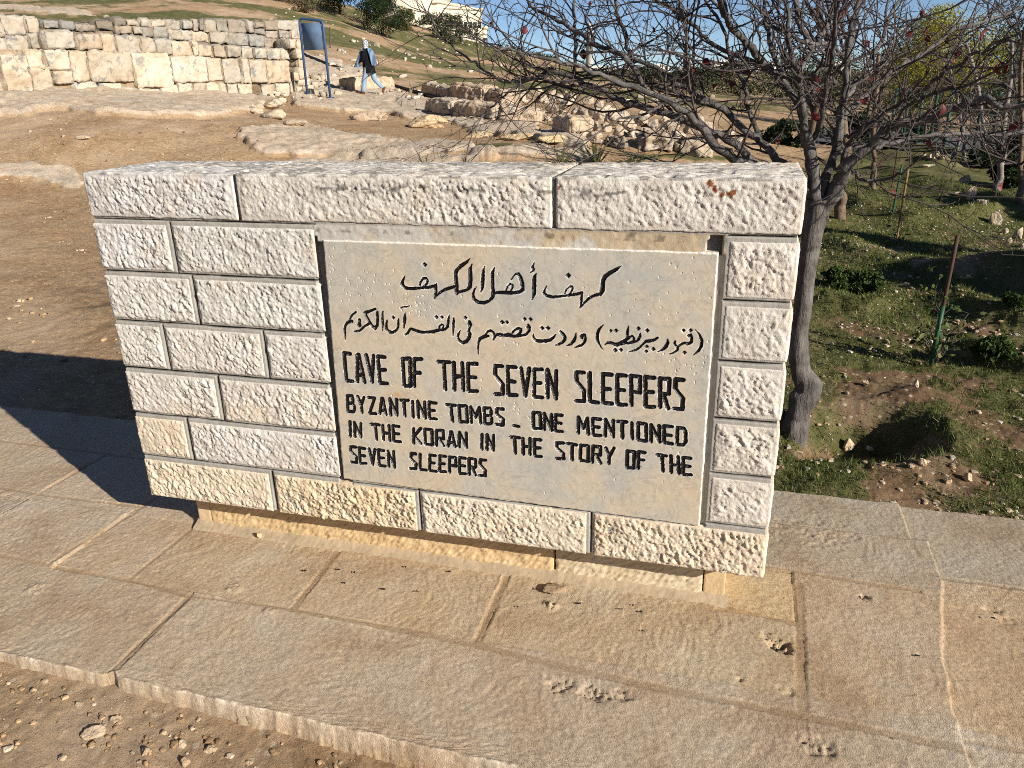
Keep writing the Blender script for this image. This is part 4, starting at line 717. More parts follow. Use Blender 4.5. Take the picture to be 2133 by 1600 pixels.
ss_ = bo.modifiers.new('sub', 'SUBSURF'); ss_.levels = 1; ss_.render_levels = 2; pm.materials.append(M_SKIN)
def to_person(o): o.parent = person; ML = Matrix(PM); ML.translation = (0, 0, 0); o.matrix_local = ML; return o
to_person(bo)
def loft(rings, n=18, c=(1, 1, 1), wob=0., seed=0):              # (cx, cy, z, rx, ry)
    a = np.linspace(0, 2*math.pi, n+1); P = np.array([[(cx+rx*math.cos(t)*(1+wob*math.sin(5*t+k)), cy_+ry*math.sin(t)*(1+wob*math.sin(4*t+k)), z) for t in a] for k, (cx, cy_, z, rx, ry) in enumerate(rings)]); return P
def piece(name, mat, *Ps):
    mb = MB()
    for P in Ps: mb.grid(P)
    return to_person(mb.build(name, mat, attr=False))
piece('jeans', M_JEAN, loft([(.0, .09, .86, .13, .10), (.03, .10, .70, .105, .10), (.13, .10, .46, .085, .085), (.17, .10, .28, .08, .08), (.20, .10, .10, .085, .08)], 14, wob=.04), loft([(-.04, -.09, .86, .13, .10), (-.07, -.10, .70, .105, .1), (-.13, -.10, .46, .085, .085), (-.27, -.10, .32, .085, .08), (-.40, -.10, .20, .08, .075)], 14, wob=.04))
piece('tunic', M_BLACK, loft([(-.03, 0, .66, .215, .19), (-.02, 0, .74, .205, .19), (0, 0, .90, .19, .19), (.01, 0, 1.02, .165, .18), (.03, 0, 1.2, .165, .19), (.04, 0, 1.30, .15, .19), (.05, 0, 1.36, .10, .13), (.06, 0, 1.42, .07, .07)], 20, wob=.03),
      loft([(.03, .19, 1.33, .07, .06), (.05, .22, 1.05, .068, .06), (.13, .21, .99, .062, .055), (.22, .195, .955, .05, .045)], 12), loft([(.03, -.19, 1.33, .07, .06), (-.02, -.24, 1.05, .07, .06), (.03, -.235, .90, .06, .055), (.06, -.225, .83, .055, .05)], 12))
piece('headscarf', M_SCARF, loft([(.03, 0, 1.645, .02, .02), (.045, 0, 1.635, .07, .065), (.05, 0, 1.60, .096, .088), (.045, 0, 1.54, .106, .094), (.045, 0, 1.48, .098, .09), (.04, 0, 1.43, .08, .085), (.04, 0, 1.39, .085, .10)], 18, wob=.02))
piece('shawl', M_SHAWL, loft([(-.06, .0, 1.40, .05, .10), (-.115, .0, 1.34, .06, .15), (-.165, 0, 1.2, .05, .16), (-.20, 0, 1.0, .045, .15), (-.215, 0, .88, .04, .13)], 18, wob=.05), loft([(.12, .10, 1.36, .06, .08), (.20, .13, 1.15, .06, .09), (.27, .15, .98, .09, .10), (.33, .16, .84, .12, .09)], 12, wob=.06))
for k, (x, y, z, pit_) in enumerate([(.26, .10, .05, 0.), (-.45, -.10, .14, -1.05)]):
    mb = MB(); P = loft([(-.09, 0, 0, .01, .01), (-.085, 0, 0, .04, .04), (0, 0, 0, .05, .045), (.08, 0, 0, .045, .045), (.15, 0, 0, .01, .02)], 10); Q = np.stack([P[..., 2]*0, P[..., 1], P[..., 0]*0], -1)
    ln = np.array([-.10, -.06, .02, .10, .16]); rz_ = np.array([.02, .05, .045, .04, .015]); ry_ = np.array([.02, .042, .042, .046, .02]); a = np.linspace(0, 2*math.pi, 13)
    Q = np.stack([np.repeat(ln[:, None], 13, 1), ry_[:, None]*np.cos(a), rz_[:, None]*np.sin(a)*(np.sin(a) > 0)+.035*np.minimum(np.sin(a), 0)], -1)
    Rm = np.array(Matrix.Rotation(-pit_, 3, 'Y')); Q = Q@Rm.T+np.array([x, y, z]); mb.grid(Q); to_person(mb.build('shoe', M_SHOE, attr=False))

# irrigation hose down the hill and a thin post
mb = MB(); mb.tube([hit(px, py)+up*.03 for px, py in [(560, 60), (600, 95), (640, 118), (690, 138), (760, 160), (830, 183), (880, 197), (940, 216), (985, 228)]], .045, 6); tag(mb.build('hose', plain('black_hose', (.02, .022, .02), .5), attr=False), 'thin black irrigation hose running down the hillside', 'hose', kind='thing')
def pole(name, px, py, py_top, r, mat, label, cat, px_top=None, group=None, depth_shift=0.):
    p = hit(px, py); h = onh(px_top or px, py_top, (p-CAM)@FH+depth_shift); mb = MB(); P = np.linspace(p-up*.1, h, 7); mb.tube(P-p, r, 8); o = mb.build(name, mat, attr=False); o.location = p; return tag(o, label, cat, group, 'thing')
pole('thin_post', 688, 100, 57, .035, plain('rusty_post', (.11, .085, .05), .8), 'thin brown post standing on the hillside right of the blue board', 'post')
# ================================================================== the bare tree behind the wall
M_BARK = NT('grey_bark'); _c = M_BARK.ramp(M_BARK.noise(14, 5, .65), [(.3, (.07, .06, .055)), (.5, (.14, .128, .12)), (.75, (.23, .217, .205))]); _c = M_BARK.mix(.5, _c, M_BARK.ramp(M_BARK.noise(60, 4, .7, 0, None, ((0, 0, 0), (1, 1, .18))), [(.35, .4), (.65, 1.)]), 'MULTIPLY'); _c = M_BARK.mix(1., _c, M_BARK.attr(), 'MULTIPLY')
M_BARK.bump([(M_BARK.noise(38, 5, .7, 0, None, ((0, 0, 0), (1, 1, .2))), .02, 1.), (M_BARK.noise(150, 3, .7), .002, .6)]); M_BARK = M_BARK.out(_c, .85, .2)
M_TWIG = plain('dark_twig', (.088, .068, .062), .75, .25, .25, 12, True); M_LEAF_R = NT('dead_red_leaf'); _c = M_LEAF_R.ramp(M_LEAF_R.noise(30, 4), [(.35, (.06, .008, .010)), (.6, (.14, .022, .02)), (.75, (.20, .05, .03))]); M_LEAF_R = M_LEAF_R.out(_c, .55, .3)
tb = hit(1662, 900); TH_ = (tb-CAM)@FH; tree = empty('bare_tree', tuple(tb), 'nearly leafless grey barked tree with a few dark red leaves right behind the stone wall', 'tree')
tg = np.random.default_rng(5)
def limb_pts(L, d0, d1):
    n = len(L); P = np.array([onh(x, y, TH_+d0+(d1-d0)*(k/(n-1))**1.2) for k, (x, y, w) in enumerate(L)]); R = np.array([w*.5*((p-CAM)@FWD)/FPX for (x, y, w), p in zip(L, P)]); return P, R
def smooth_pl(P, R, k=4):
    n = len(P); t = np.linspace(0, n-1, (n-1)*k+1); i = np.clip(t.astype(int), 0, n-2); f = (t-i)[:, None]; g = lambda j: P[np.clip(j, 0, n-1)]
    p0, p1, p2, p3 = g(i-1), g(i), g(i+1), g(i+2); Q = .5*(2*p1+(p2-p0)*f+(2*p0-5*p1+4*p2-p3)*f**2+(3*p1-p0-3*p2+p3)*f**3); return Q, np.interp(t, np.arange(n), R)
TRUNK = [(1648, 925, 66), (1656, 885, 52), (1663, 855, 46), (1672, 830, 54), (1682, 806, 56), (1670, 778, 44), (1661, 738, 38), (1667, 680, 36), (1676, 600, 37), (1684, 540, 38), (1693, 480, 42), (1701, 445, 48), (1704, 415, 46)]
LIMBS = [  # pixel polyline with width, depth offsets at its foot and tip
 ([(1702, 430, 36), (1697, 385, 30), (1692, 340, 28), (1686, 300, 24), (1675, 258, 17), (1671, 220, 14), (1661, 155, 13), (1647, 103, 11), (1640, 52, 10), (1637, -10, 8)], 0, -.25),
 ([(1708, 440, 34), (1738, 400, 36), (1756, 362, 32), (1764, 344, 26), (1795, 320, 22), (1833, 285, 20), (1864, 261, 19), (1916, 254, 18), (1964, 237, 17), (2012, 217, 16), (2053, 206, 15), (2087, 223, 11), (2132, 220, 10)], 0, -.55),
 ([(1764, 346, 14), (1796, 322, 11), (1830, 304, 10), (1881, 292, 10), (1950, 282, 9), (2019, 275, 8), (2070, 280, 7), (2132, 273, 6)], -.02, .4),
 ([(1700, 430, 24), (1722, 370, 20), (1738, 310, 17), (1744, 275, 15), (1764, 237, 14), (1795, 206, 14), (1847, 162, 13), (1888, 131, 12), (1940, 100, 12), (1984, 65, 10), (2053, 45, 9), (2122, 20, 8)], 0, .35),
 ([(1752, 350, 12), (1778, 292, 10), (1847, 234, 10), (1916, 192, 9), (1967, 151, 9), (2019, 120, 8), (2070, 93, 7), (2132, 69, 6)], 0, -.8),
 ([(1703, 420, 24), (1725, 355, 20), (1747, 309, 18), (1749, 241, 17), (1761, 189, 16), (1764, 137, 15), (1771, 69, 14), (1785, 17, 12), (1792, -20, 11)], 0, .15),
 ([(1690, 330, 18), (1676, 288, 16), (1665, 223, 14), (1640, 182, 13), (1620, 137, 12), (1606, 93, 11), (1596, 45, 10), (1591, -10, 9)], 0, .5),
 ([(1660, 215, 12), (1640, 186, 12), (1606, 151, 11), (1565, 127, 11), (1513, 107, 10), (1469, 79, 9), (1434, 45, 9), (1400, 20, 8), (1340, -15, 7)], .3, .9),
 ([(1645, 190, 15), (1620, 162, 15), (1586, 131, 15), (1561, 96, 15), (1527, 62, 15), (1503, 17, 13), (1490, -15, 12)], .3, -.3),
 ([(1700, 425, 26), (1670, 375, 22), (1620, 333, 19), (1586, 296, 17), (1537, 258, 16), (1496, 223, 15), (1441, 192, 13), (1400, 165, 12), (1355, 135, 10), (1310, 120, 8), (1262, 100, 7)], 0, .3),
 ([(1695, 400, 24), (1640, 385, 24), (1560, 345, 22), (1500, 312, 20), (1457, 264, 18), (1415, 222, 15), (1328, 183, 13), (1277, 168, 12), (1220, 141, 10), (1178, 132, 9), (1130, 120, 7), (1070, 108, 5), (1028, 100, 4)], 0, -.7),
 ([(1690, 405, 24), (1610, 370, 20), (1530, 300, 18), (1480, 275, 17), (1430, 255, 17), (1388, 234, 17), (1334, 222, 17), (1295, 210, 15), (1259, 192, 14), (1217, 174, 12), (1190, 162, 11), (1155, 150, 9), (1118, 162, 8), (1070, 171, 7), (1040, 165, 6), (1004, 144, 6), (974, 120, 5), (938, 93, 5), (905, 60, 4), (893, 18, 3)], 0, .5),
 ([(1200, 167, 9), (1196, 159, 9), (1197, 120, 8), (1199, 90, 8), (1198, 45, 8), (1196, -5, 7)], .35, .45),
 ([(1345, 190, 12), (1310, 126, 11), (1274, 105, 11), (1232, 87, 10), (1184, 57, 9), (1145, 33, 8), (1109, 18, 6), (1094, -5, 5)], -.2, .4),
 ([(1312, 135, 10), (1310, 126, 10), (1307, 87, 9), (1289, 36, 9), (1280, -5, 8)], .1, .2),
 ([(1440, 195, 10), (1425, 130, 9), (1432, 80, 8), (1420, 30, 8), (1412, -10, 7)], .1, -.3), ([(1586, 296, 12), (1560, 230, 10), (1548, 170, 9), (1520, 120, 8), (1505, 60, 7), (1470, 0, 6)], .1, .6),
 ([(1690, 300, 14), (1712, 240, 12), (1720, 180, 10), (1735, 110, 9), (1742, 40, 8), (1748, -20, 7)], 0, -.5), ([(1755, 215, 12), (1800, 150, 10), (1835, 90, 9), (1850, 40, 8), (1880, -15, 7)], .1, .7), ([(1690, 100, 14), (1680, 80, 14), (1660, 40, 12), (1655, -15, 11)], -.1, .2),
 ([(1660, 160, 9), (1690, 110, 10), (1712, 70, 13), (1740, 20, 12), (1755, -15, 11)], -.1, .5), ([(1850, 270, 10), (1900, 215, 8), (1960, 190, 7), (2030, 175, 6), (2100, 130, 5)], -.2, -.9), ([(1740, 100, 10), (1690, 92, 11), (1675, 88, 11)], .1, -.1), ([(1740, 175, 9), (1718, 145, 11), (1700, 150, 11), (1684, 160, 9)], 0, -.2),
 ([(1120, 162, 9), (1150, 142, 9), (1140, 155, 8), (1090, 172, 7), (1050, 200, 5), (1010, 235, 4), (985, 265, 3)], .4, .2), ([(1480, 215, 9), (1400, 210, 7), (1340, 240, 6), (1290, 250, 5), (1240, 280, 4), (1200, 300, 3)], 0, -.5), ([(1764, 300, 8), (1800, 262, 7), (1815, 200, 6), (1850, 150, 5)], -.1, -.6),
 ([(1770, 350, 9), (1800, 375, 8), (1850, 372, 7), (1890, 352, 5), (1925, 320, 4)], -.05, -.3), ([(1500, 225, 9), (1455, 215, 8), (1400, 190, 8), (1330, 165, 6), (1250, 150, 5), (1150, 175, 4), (1080, 190, 3)], .2, 1.0)]
mbT = MB(); tw = [MB(), MB(), MB()]; tips = []; shoots = []
P, R = limb_pts(TRUNK, 0, 0); P[0] -= np.array([0, 0, .05]); P, R = smooth_pl(P, R, 6)
n_side = 26; t_ = np.gradient(P, axis=0); t_ /= np.linalg.norm(t_, axis=1)[:, None]; A_x = np.cross(t_, FH); A_x /= np.linalg.norm(A_x, axis=1)[:, None]; B_x = np.cross(t_, A_x); a = np.linspace(0, 2*math.pi, n_side+1)
Q = P[:, None]+R[:, None, None]*(np.cos(a)[None, :, None]*A_x[:, None]+np.sin(a)[None, :, None]*B_x[:, None]); nv_ = Q-P[:, None]; bl = sstep(.75, .2, Q[..., 2:3]); Q = Q+nv_*(.10*fbm(Q*np.array([30, 30, 6]), 3, 4)[..., None]*(1+2*bl)+.22*bl*vn(Q*9, 8)[..., None]); mbT.grid(Q, (1, .97, .93))
mbL = MB(); LP = []
for L, d0, d1 in LIMBS:
    P, R = limb_pts(L, d0, d1); 
    if L[-1][1] < 5:                                             # the limb goes on above the frame
        d = P[-1]-P[-2]; d /= np.linalg.norm(d)
        for k in range(4): d = d+np.array([0, 0, .12])+tg.normal(size=3)*.1; d /= np.linalg.norm(d); P = np.concatenate([P, P[-1:]+d*.28]); R = np.append(R, R[-1]*.8)
    elif L[-1][0] > 2100:
        d = P[-1]-P[-2]; d /= np.linalg.norm(d)
        for k in range(3): d = d+np.array([0, 0, .1])+tg.normal(size=3)*.12; d /= np.linalg.norm(d); P = np.concatenate([P, P[-1:]+d*.25]); R = np.append(R, R[-1]*.8)
    P, R = smooth_pl(P, R, 4); P[2:-1] += tg.normal(size=P[2:-1].shape)*.004; R = R*(1+.06*tg.normal(size=len(R)))*.92; mbL.tube(P, R, 9, np.array([1, 1, 1])*tg.uniform(.8, 1.08)); LP.append((P, R))
def grow(p, d, ln, r, lvl):
    n = [9, 7, 4][lvl]; st = ln/(n-1); Q = [p]; bend = tg.normal(size=3)*.10
    for k in range(n-1):
        d = d+bend+tg.normal(size=3)*[.16, .2, .25][lvl]+np.array([0, 0, .05 if lvl < 2 else .02]); d = d/np.linalg.norm(d); Q.append(Q[-1]+d*st)
    Q = np.array(Q); R = np.linspace(r, r*.35, n); tw[lvl].tube(Q, R, [6, 4, 3][lvl], np.array([1, 1, 1])*tg.uniform(.65, 1.35), cap=False); tips.append((Q[-1], d))
    if lvl < 2:
        sp_ = [.088, .058][lvl]; m = int(ln/sp_)
        for k in range(m):
            t = (k+tg.uniform(.4, 1.))/m*(n-1)*.98; i = min(int(t), n-2); q = Q[i]+(Q[i+1]-Q[i])*(t-i); dd = Q[i+1]-Q[i]; dd /= np.linalg.norm(dd); s = np.cross(dd, tg.normal(size=3)); s /= np.linalg.norm(s); an = tg.uniform(.5, 1.2)
            l2 = ln*tg.uniform(.18, .5)*(1-.5*t/n) if lvl == 0 else tg.uniform(.012, .085); grow(q, dd*math.cos(an)+s*math.sin(an), l2, min(r*.6, .0033) if lvl == 0 else .0014, lvl+1)
for P, R in LP:
    sg = np.linalg.norm(np.diff(P, axis=0), axis=1); cum = np.concatenate([[0], np.cumsum(sg)]); tot = cum[-1]; s = tot*.25 if R[0] > .02 else tot*.08
    while s < tot:
        i = min(np.searchsorted(cum, s)-1, len(sg)-1); i = max(i, 0); q = P[i]+(P[i+1]-P[i])*((s-cum[i])/sg[i]); dd = (P[i+1]-P[i])/sg[i]; sd2 = np.cross(dd, tg.normal(size=3)); sd2 /= np.linalg.norm(sd2); an = tg.uniform(.5, 1.25)
        grow(q, dd*math.cos(an)+sd2*math.sin(an)+np.array([0, 0, .12]), tg.uniform(.22, .85), min(R[i]*.55, tg.uniform(.0035, .0065)), 0); s += tg.uniform(.05, .14)
    dd = P[-1]-P[-2]; dd /= np.linalg.norm(dd); grow(P[-1], dd, tg.uniform(.3, .5), R[-1]*.9, 0)
child_local(mbT.build('trunk', M_BARK), tree); child_local(mbL.build('branches', M_BARK), tree)
mbW = MB()
for k in (0, 1, 2):
    for V_, C_ in zip(tw[k].v, tw[k].c): mbW.v.append(V_); mbW.c.append(C_)
    for q in tw[k].q: mbW.q.append(q+mbW.n)
    mbW.n += tw[k].n
child_local(mbW.build('twigs', M_TWIG), tree)
mb = MB(); ti = tg.permutation(len(tips)); cnt = 0; LEAFPX = [(1032, 36), (1090, 55), (1210, 108), (1328, 85), (1450, 135), (1530, 170), (1745, 20), (1760, 12), (1785, 90), (1930, 20), (1905, 22), (1990, 92), (1975, 80), (2075, 135), (2090, 130), (2067, 65), (1815, 150), (1880, 185), (1830, 60), (1970, 217), (1855, 385), (1832, 380), (1640, 310), (1690, 265), (1795, 215), (2113, 250), (1840, 335), (1676, 130), (1692, 150), (1565, 135), (2095, 350), (1710, 170), (1230, 5), (1900, 60), (1750, 160), (1940, 45), (1500, 150), (1458, 125)]
TP = np.array([t[0] for t in tips]); tx, ty, td = project(TP); used = []
def leaf(p, d, s):
    ax = d*.4+np.array([0, 0, -1.])+tg.normal(size=3)*.35; ax /= np.linalg.norm(ax); b = np.cross(ax, tg.normal(size=3)); b /= np.linalg.norm(b); c = np.cross(ax, b); prof = [(0, 0), (.2, .22), (.5, .34), (.8, .2), (1, 0)]
    V = [];
    for t, w in prof: o = p+ax*s*t+c*s*.18*math.sin(t*3); V += [o+b*w*s+c*w*s*.45, o, o-b*w*s+c*w*s*.45]
    mb.add(V, [[k*3+j, k*3+j+1, k*3+j+4, k*3+j+3] for k in range(4) for j in (0, 1)])
for lx, ly in LEAFPX:
    k = np.argmin(np.hypot(tx-lx, ty-ly)+1e3*(td < 2)); leaf(TP[k], tips[k][1], tg.uniform(.035, .062)); used.append(k)
for k in ti[:45]:
    if tx[k] > 1350: leaf(TP[k], tips[k][1], tg.uniform(.025, .045))
lo_ = mb.build('dead_leaves', M_LEAF_R, attr=False); child_local(lo_, tree)

# ================================================================== garden: older trunks, stakes, saplings, stones, grass
M_BARK2 = stone_mat('brown_furrowed_bark', ((.09, .062, .04), (.16, .11, .075), (.21, .155, .11)), 12, 70, .006, med=20); M_PALE = stone_mat('pale_bark', ((.14, .125, .11), (.22, .2, .18), (.30, .28, .25)), 9, 80, .004)
M_STAKE = plain('brown_stake', (.075, .042, .028), .8); M_WOODST = plain('bamboo_stake', (.26, .16, .075), .8); M_GREENST = plain('green_plastic_stake', (.02, .085, .04), .5)
def leaf_cloud(mb, cen, rad, n, size, g, cols, thick=0., clump=10, gap=.0):
    """many small leaf faces gathered in clumps through an uneven crown"""
    cen = np.array(cen, float); rad = np.array(rad, float); cl = g.normal(size=(clump, 3)); cl /= np.linalg.norm(cl, axis=1)[:, None]; cl *= (g.uniform(.25, 1., clump)**.5)[:, None]*.82; cs = g.uniform(.22, .42, clump)
    w = g.integers(clump, size=n); d = g.normal(size=(n, 3)); d /= np.linalg.norm(d, axis=1)[:, None]; p = cen+(cl[w]+d*(g.uniform(.1, 1., n)**.45*cs[w])[:, None])*rad
    a = g.normal(size=(n, 3)); a /= np.linalg.norm(a, axis=1)[:, None]; b = np.cross(a, g.normal(size=(n, 3))); b /= np.linalg.norm(b, axis=1)[:, None]; s = size*g.uniform(.6, 1.4, n)[:, None]
    V = np.stack([p-a*s, p-b*s*.42, p+a*s, p+b*s*.42], 1).reshape(-1, 3); c = np.asarray(cols)[g.integers(len(cols), size=n)]*g.uniform(.8, 1.2, (n, 1)); mb.add(V, np.arange(4*n).reshape(n, 4), None, np.repeat(c, 4, 0)); return p
def leaf_mat(name):
    m = NT(name); m.b.inputs['Subsurface Weight'].default_value = 0; m.out(m.attr(), .6, .25); t = m.n('ShaderNodeBsdfTranslucent'); m.l(m.attr(), t.inputs[0]); x = m.n('ShaderNodeMixShader'); x.inputs[0].default_value = .3; o = m.t.nodes['Material Output']; m.l(m.b.outputs[0], x.inputs[1]); m.l(t.outputs[0], x.inputs[2]); m.l(x.outputs[0], o.inputs[0]); return m.m
M_LEAF = leaf_mat('leaf_green')
def bare_trunk(px, py, px2, py2, w0, label, mat, ext=1.2, br=14, seed=1, cat='tree', dz=0., spread=.8):
    g = np.random.default_rng(seed); p = hit(px, py); d = (p-CAM)@FWD; top = onh(px2, py2, (p-CAM)@FH+dz); r = w0*.5*d/FPX; t = empty('garden_tree', tuple(p), label, cat, 'trees planted in the garden')
    dr = (top-p)/np.linalg.norm(top-p); P = [p-np.array([0, 0, .08]), p]; n = 7
    for k in range(1, n): P.append(p+(top-p)*k/(n-1)+g.normal(size=3)*r*.35)
    q = top
    for k in range(4): dr = dr+np.array([0, 0, .1])+g.normal(size=3)*.12; dr /= np.linalg.norm(dr); q = q+dr*ext/4; P.append(q)
    P = np.array(P); R = np.linspace(r*1.15, r*.55, len(P)); R[0] *= 1.4; P2, R2 = smooth_pl(P, R, 3); mb = MB(); mb.tube(P2, R2*(1+.1*g.normal(size=len(R2))), 12, cap=True); child_local(mb.build('trunk', mat), t)
    mb = MB()
    for k in range(br):
        i = g.integers(len(P2)//2, len(P2)); d2 = g.normal(size=3); d2[2] = abs(d2[2])*.8+.2; d2 /= np.linalg.norm(d2); q = P2[i].copy(); L = [q]; m = 8
        for _ in range(m-1): d2 = d2+g.normal(size=3)*.18+np.array([0, 0, .05]); d2 /= np.linalg.norm(d2); q = q+d2*spread*g.uniform(.7, 1.2)/m*1.6; L.append(q)
        L = np.array(L); mb.tube(L, np.linspace(r*.4, r*.08, m), 5, cap=False)
        for __ in range(7):
            j = g.integers(1, m); d3 = d2+g.normal(size=3)*.8; d3 /= np.linalg.norm(d3); Q3 = [L[j]]
            for _ in range(5): d3 = d3+g.normal(size=3)*.22; d3 /= np.linalg.norm(d3); Q3.append(Q3[-1]+d3*spread*.09)
            mb.tube(np.array(Q3), np.linspace(r*.12, r*.04, 6), 3, cap=False)
    child_local(mb.build('branches', M_TWIG), t); return t, P2
bare_trunk(1690, 478, 1689, 310, 20, 'brown furrowed trunk half hidden by the corner of the stone wall', M_BARK2, 1.2, 12, 3)
bare_trunk(1750, 456, 1757, 330, 20, 'straight brown trunk right of the bare grey tree', M_BARK2, 1.3, 14, 4)
bare_trunk(1818, 392, 1822, 300, 12, 'short dark trunk beyond the straight brown trunk', M_BARK2, 1.2, 12, 5)
bare_trunk(2050, 348, 2048, 280, 11, 'pale upright trunk near the green fence', M_PALE, 1.6, 12, 6); bare_trunk(2008, 338, 2010, 290, 8, 'thin pale trunk left of the pale upright trunk', M_PALE, 1.6, 10, 7)
bare_trunk(1981, 335, 1997, 296, 8, 'slanting pale trunk by the stone pile', M_PALE, 1.4, 10, 8); bare_trunk(2078, 398, 2088, 330, 14, 'grey white trunk standing in dark shade at the right', M_PALE, 1.6, 14, 9)
bare_trunk(2124, 425, 2129, 340, 13, 'thick dark trunk at the right edge of the garden', M_BARK2, 1.6, 16, 10)
# stakes
sk1 = pole('stake', 1938, 765, 490, .0115, M_STAKE, 'thick dark brown stake with a green lower sleeve by the leafy sapling', 'garden stake', px_top=1995, group='stakes in the garden')
mb = MB(); p = hit(1938, 765); h = onh(1995, 490, (p-CAM)@FH); mb.tube([(h-p)*.02, (h-p)*.48], .0135, 8); o = mb.build('sleeve', M_GREENST, attr=False); o.parent = sk1
pole('stake', 1868, 497, 352, .012, M_WOODST, 'light bamboo stake in the middle of the garden', 'garden stake', px_top=1892, group='stakes in the garden')
pole('stake', 1858, 447, 343, .012, M_GREENST, 'green plastic stake left of the bamboo stake', 'garden stake', px_top=1879, group='stakes in the garden')
pole('stake', 1857, 392, 300, .010, M_STAKE, 'thin dark stake far behind the green one', 'garden stake', px_top=1872, group='stakes in the garden')
def sapling(px, py, tops, label, n, size, cols, seed, cat='sapling', sr=.006):
    g = np.random.default_rng(seed); p = hit(px, py); t = empty('sapling', tuple(p), label, cat); ms = MB(); ml = MB()
    for tx_, ty_, dd in tops:
        q = onh(tx_, ty_, (p-CAM)@FH+dd); P = np.array([p+(q-p)*k/7+(g.normal(size=3)*.012 if 0 < k else 0) for k in range(8)]); ms.tube(P, np.linspace(sr, sr*.35, 8), 6)
        for _ in range(n):
            k = g.integers(2, 8); o = P[k]; d = g.normal(size=3); d[2] = d[2]*.4+.1; d /= np.linalg.norm(d); e = o+d*g.uniform(.03, .10); ms.tube([o, e], [sr*.3, sr*.2], 3, cap=False)
            for _ in range(2):
                ax = d+g.normal(size=3)*.5+np.array([0, 0, -.35]); ax /= np.linalg.norm(ax); b = np.cross(ax, g.normal(size=3)); b /= np.linalg.norm(b); cc = np.cross(ax, b); s = size*g.uniform(.6, 1.3); V = []
                for tt, w in [(0, 0), (.25, .2), (.55, .27), (1, 0)]: V += [e+ax*s*tt+b*w*s+cc*w*s*.3, e+ax*s*tt, e+ax*s*tt-b*w*s+cc*w*s*.3]
                ml.add(V, [[k2*3+j, k2*3+j+1, k2*3+j+4, k2*3+j+3] for k2 in range(3) for j in (0, 1)], None, np.array(cols[g.integers(len(cols))])*g.uniform(.7, 1.3))
    child_local(ms.build('stem', M_TWIG), t); child_local(ml.build('leaves', M_LEAF), t); return t
GRN = [(.055, .085, .02), (.085, .11, .025), (.16, .16, .04), (.04, .06, .02)]
sapling(1945, 758, [(1952, 575, 0), (1905, 640, -.05), (2010, 655, .05), (1960, 640, .1), (1925, 690, .05), (1990, 690, -.08)], 'leafy young sapling tied to the thick brown stake', 13, .045, GRN, 3)
sapling(1965, 590, [(1955, 525, 0), (1935, 545, .05)], 'small leggy sapling behind the leafy one', 6, .05, GRN, 4); sapling(1842, 585, [(1848, 555, 0), (1858, 562, 0.05), (1836, 560, 0)], 'bare pale twig of a sapling in the grass', 1, .02, GRN, 5, sr=.004)
sapling(1868, 510, [(1880, 470, .0), (1855, 480, 0)], 'tiny sapling at the foot of the bamboo stake', 5, .05, [(.09, .07, .03), (.07, .08, .03)], 6)
# low shrubs
def shrub(px, py, w, h, label, seed, cols=((.03, .05, .012), (.05, .085, .018), (.075, .11, .03)), n=1500, name='shrub', cat='shrub', size=.022, cl=14):
    g = np.random.default_rng(seed); p = hit(px, py); s = ((p-CAM)@FWD)/FPX; mb = MB(); leaf_cloud(mb, (0, 0, h*s*.45), (w*s*.55, w*s*.5, h*s*.6), n, size, g, cols, clump=cl); o = mb.build(name, M_LEAF); o.location = p; return tag(o, label, cat, None, 'thing')
shrub(1745, 597, 70, 36, 'low dark green shrub nearest the grey tree trunk', 2); shrub(1800, 612, 66, 46, 'round dark shrub in the middle of the garden grass', 3); shrub(2062, 745, 90, 40, 'dark grassy clump right of the brown stake', 4); shrub(2120, 640, 60, 30, 'small green clump at the right edge below the mound', 5)
# stones of the garden edge
for k, (px, py, w, h, lb) in enumerate([(2010, 382, 25, 20, 'squarish stone at the far end of the garden stone row'), (2022, 412, 26, 24, 'upright stone second in the garden row'), (2044, 424, 24, 10, 'flat stone in the bend of the garden row'), (1995, 405, 13, 6, 'small stone in grass left of the garden row'), (2072, 466, 27, 28, 'big knobbly stone in the garden row'), (2092, 486, 14, 12, 'small stone below the big knobbly one'), (2120, 498, 22, 26, 'bright pointed stone at the right edge of the garden row'), (2102, 506, 14, 10, 'little stone under the bright pointed one'), (2130, 516, 20, 12, 'low stone closest to the right edge')]):
    boulder(px, py, w, h, lb, name='garden_stone', cat='garden stone', seed=60+k, group='stones edging the garden', tint=(1.02, .96, .88), dpt=.8)
for k, (px, py, w, h) in enumerate([(1922, 328, 15, 10), (1938, 330, 13, 9), (1950, 326, 17, 12), (1963, 331, 14, 8), (1975, 329, 12, 8), (1945, 333, 10, 6)]): boulder(px, py, w, h, 'pale stone in the small pile before the green fence', name='pile_stone', cat='pile stone', seed=80+k, group='stones piled before the fence', tint=(1.05, 1, .93))
boulder(1934, 346, 38, 4, 'long flat white slab lying in the garden shade', name='flat_slab', cat='slab', seed=90, tint=(1.35, 1.32, 1.28), dpt=.4)
for k, (px, py, w, h, lb) in enumerate([(1765, 935, 26, 22, 'white stone at the dark hollow'), (1907, 805, 14, 14, 'pale pointed stone in the grass below the sapling'), (2015, 1000, 18, 16, 'rounded cream stone in the garden soil'), (1975, 1005, 16, 10, 'flat cream stone left of the rounded one'), (1922, 965, 20, 12, 'angular cream stone in the garden soil'), (2062, 1070, 12, 9, 'small tan stone by the pavement edge'), (1803, 800, 14, 9, 'white stone above the dark hollow')]): boulder(px, py, w, h, lb, name='stone', cat='stone', seed=100+k, tint=(1.1, 1.02, .9))
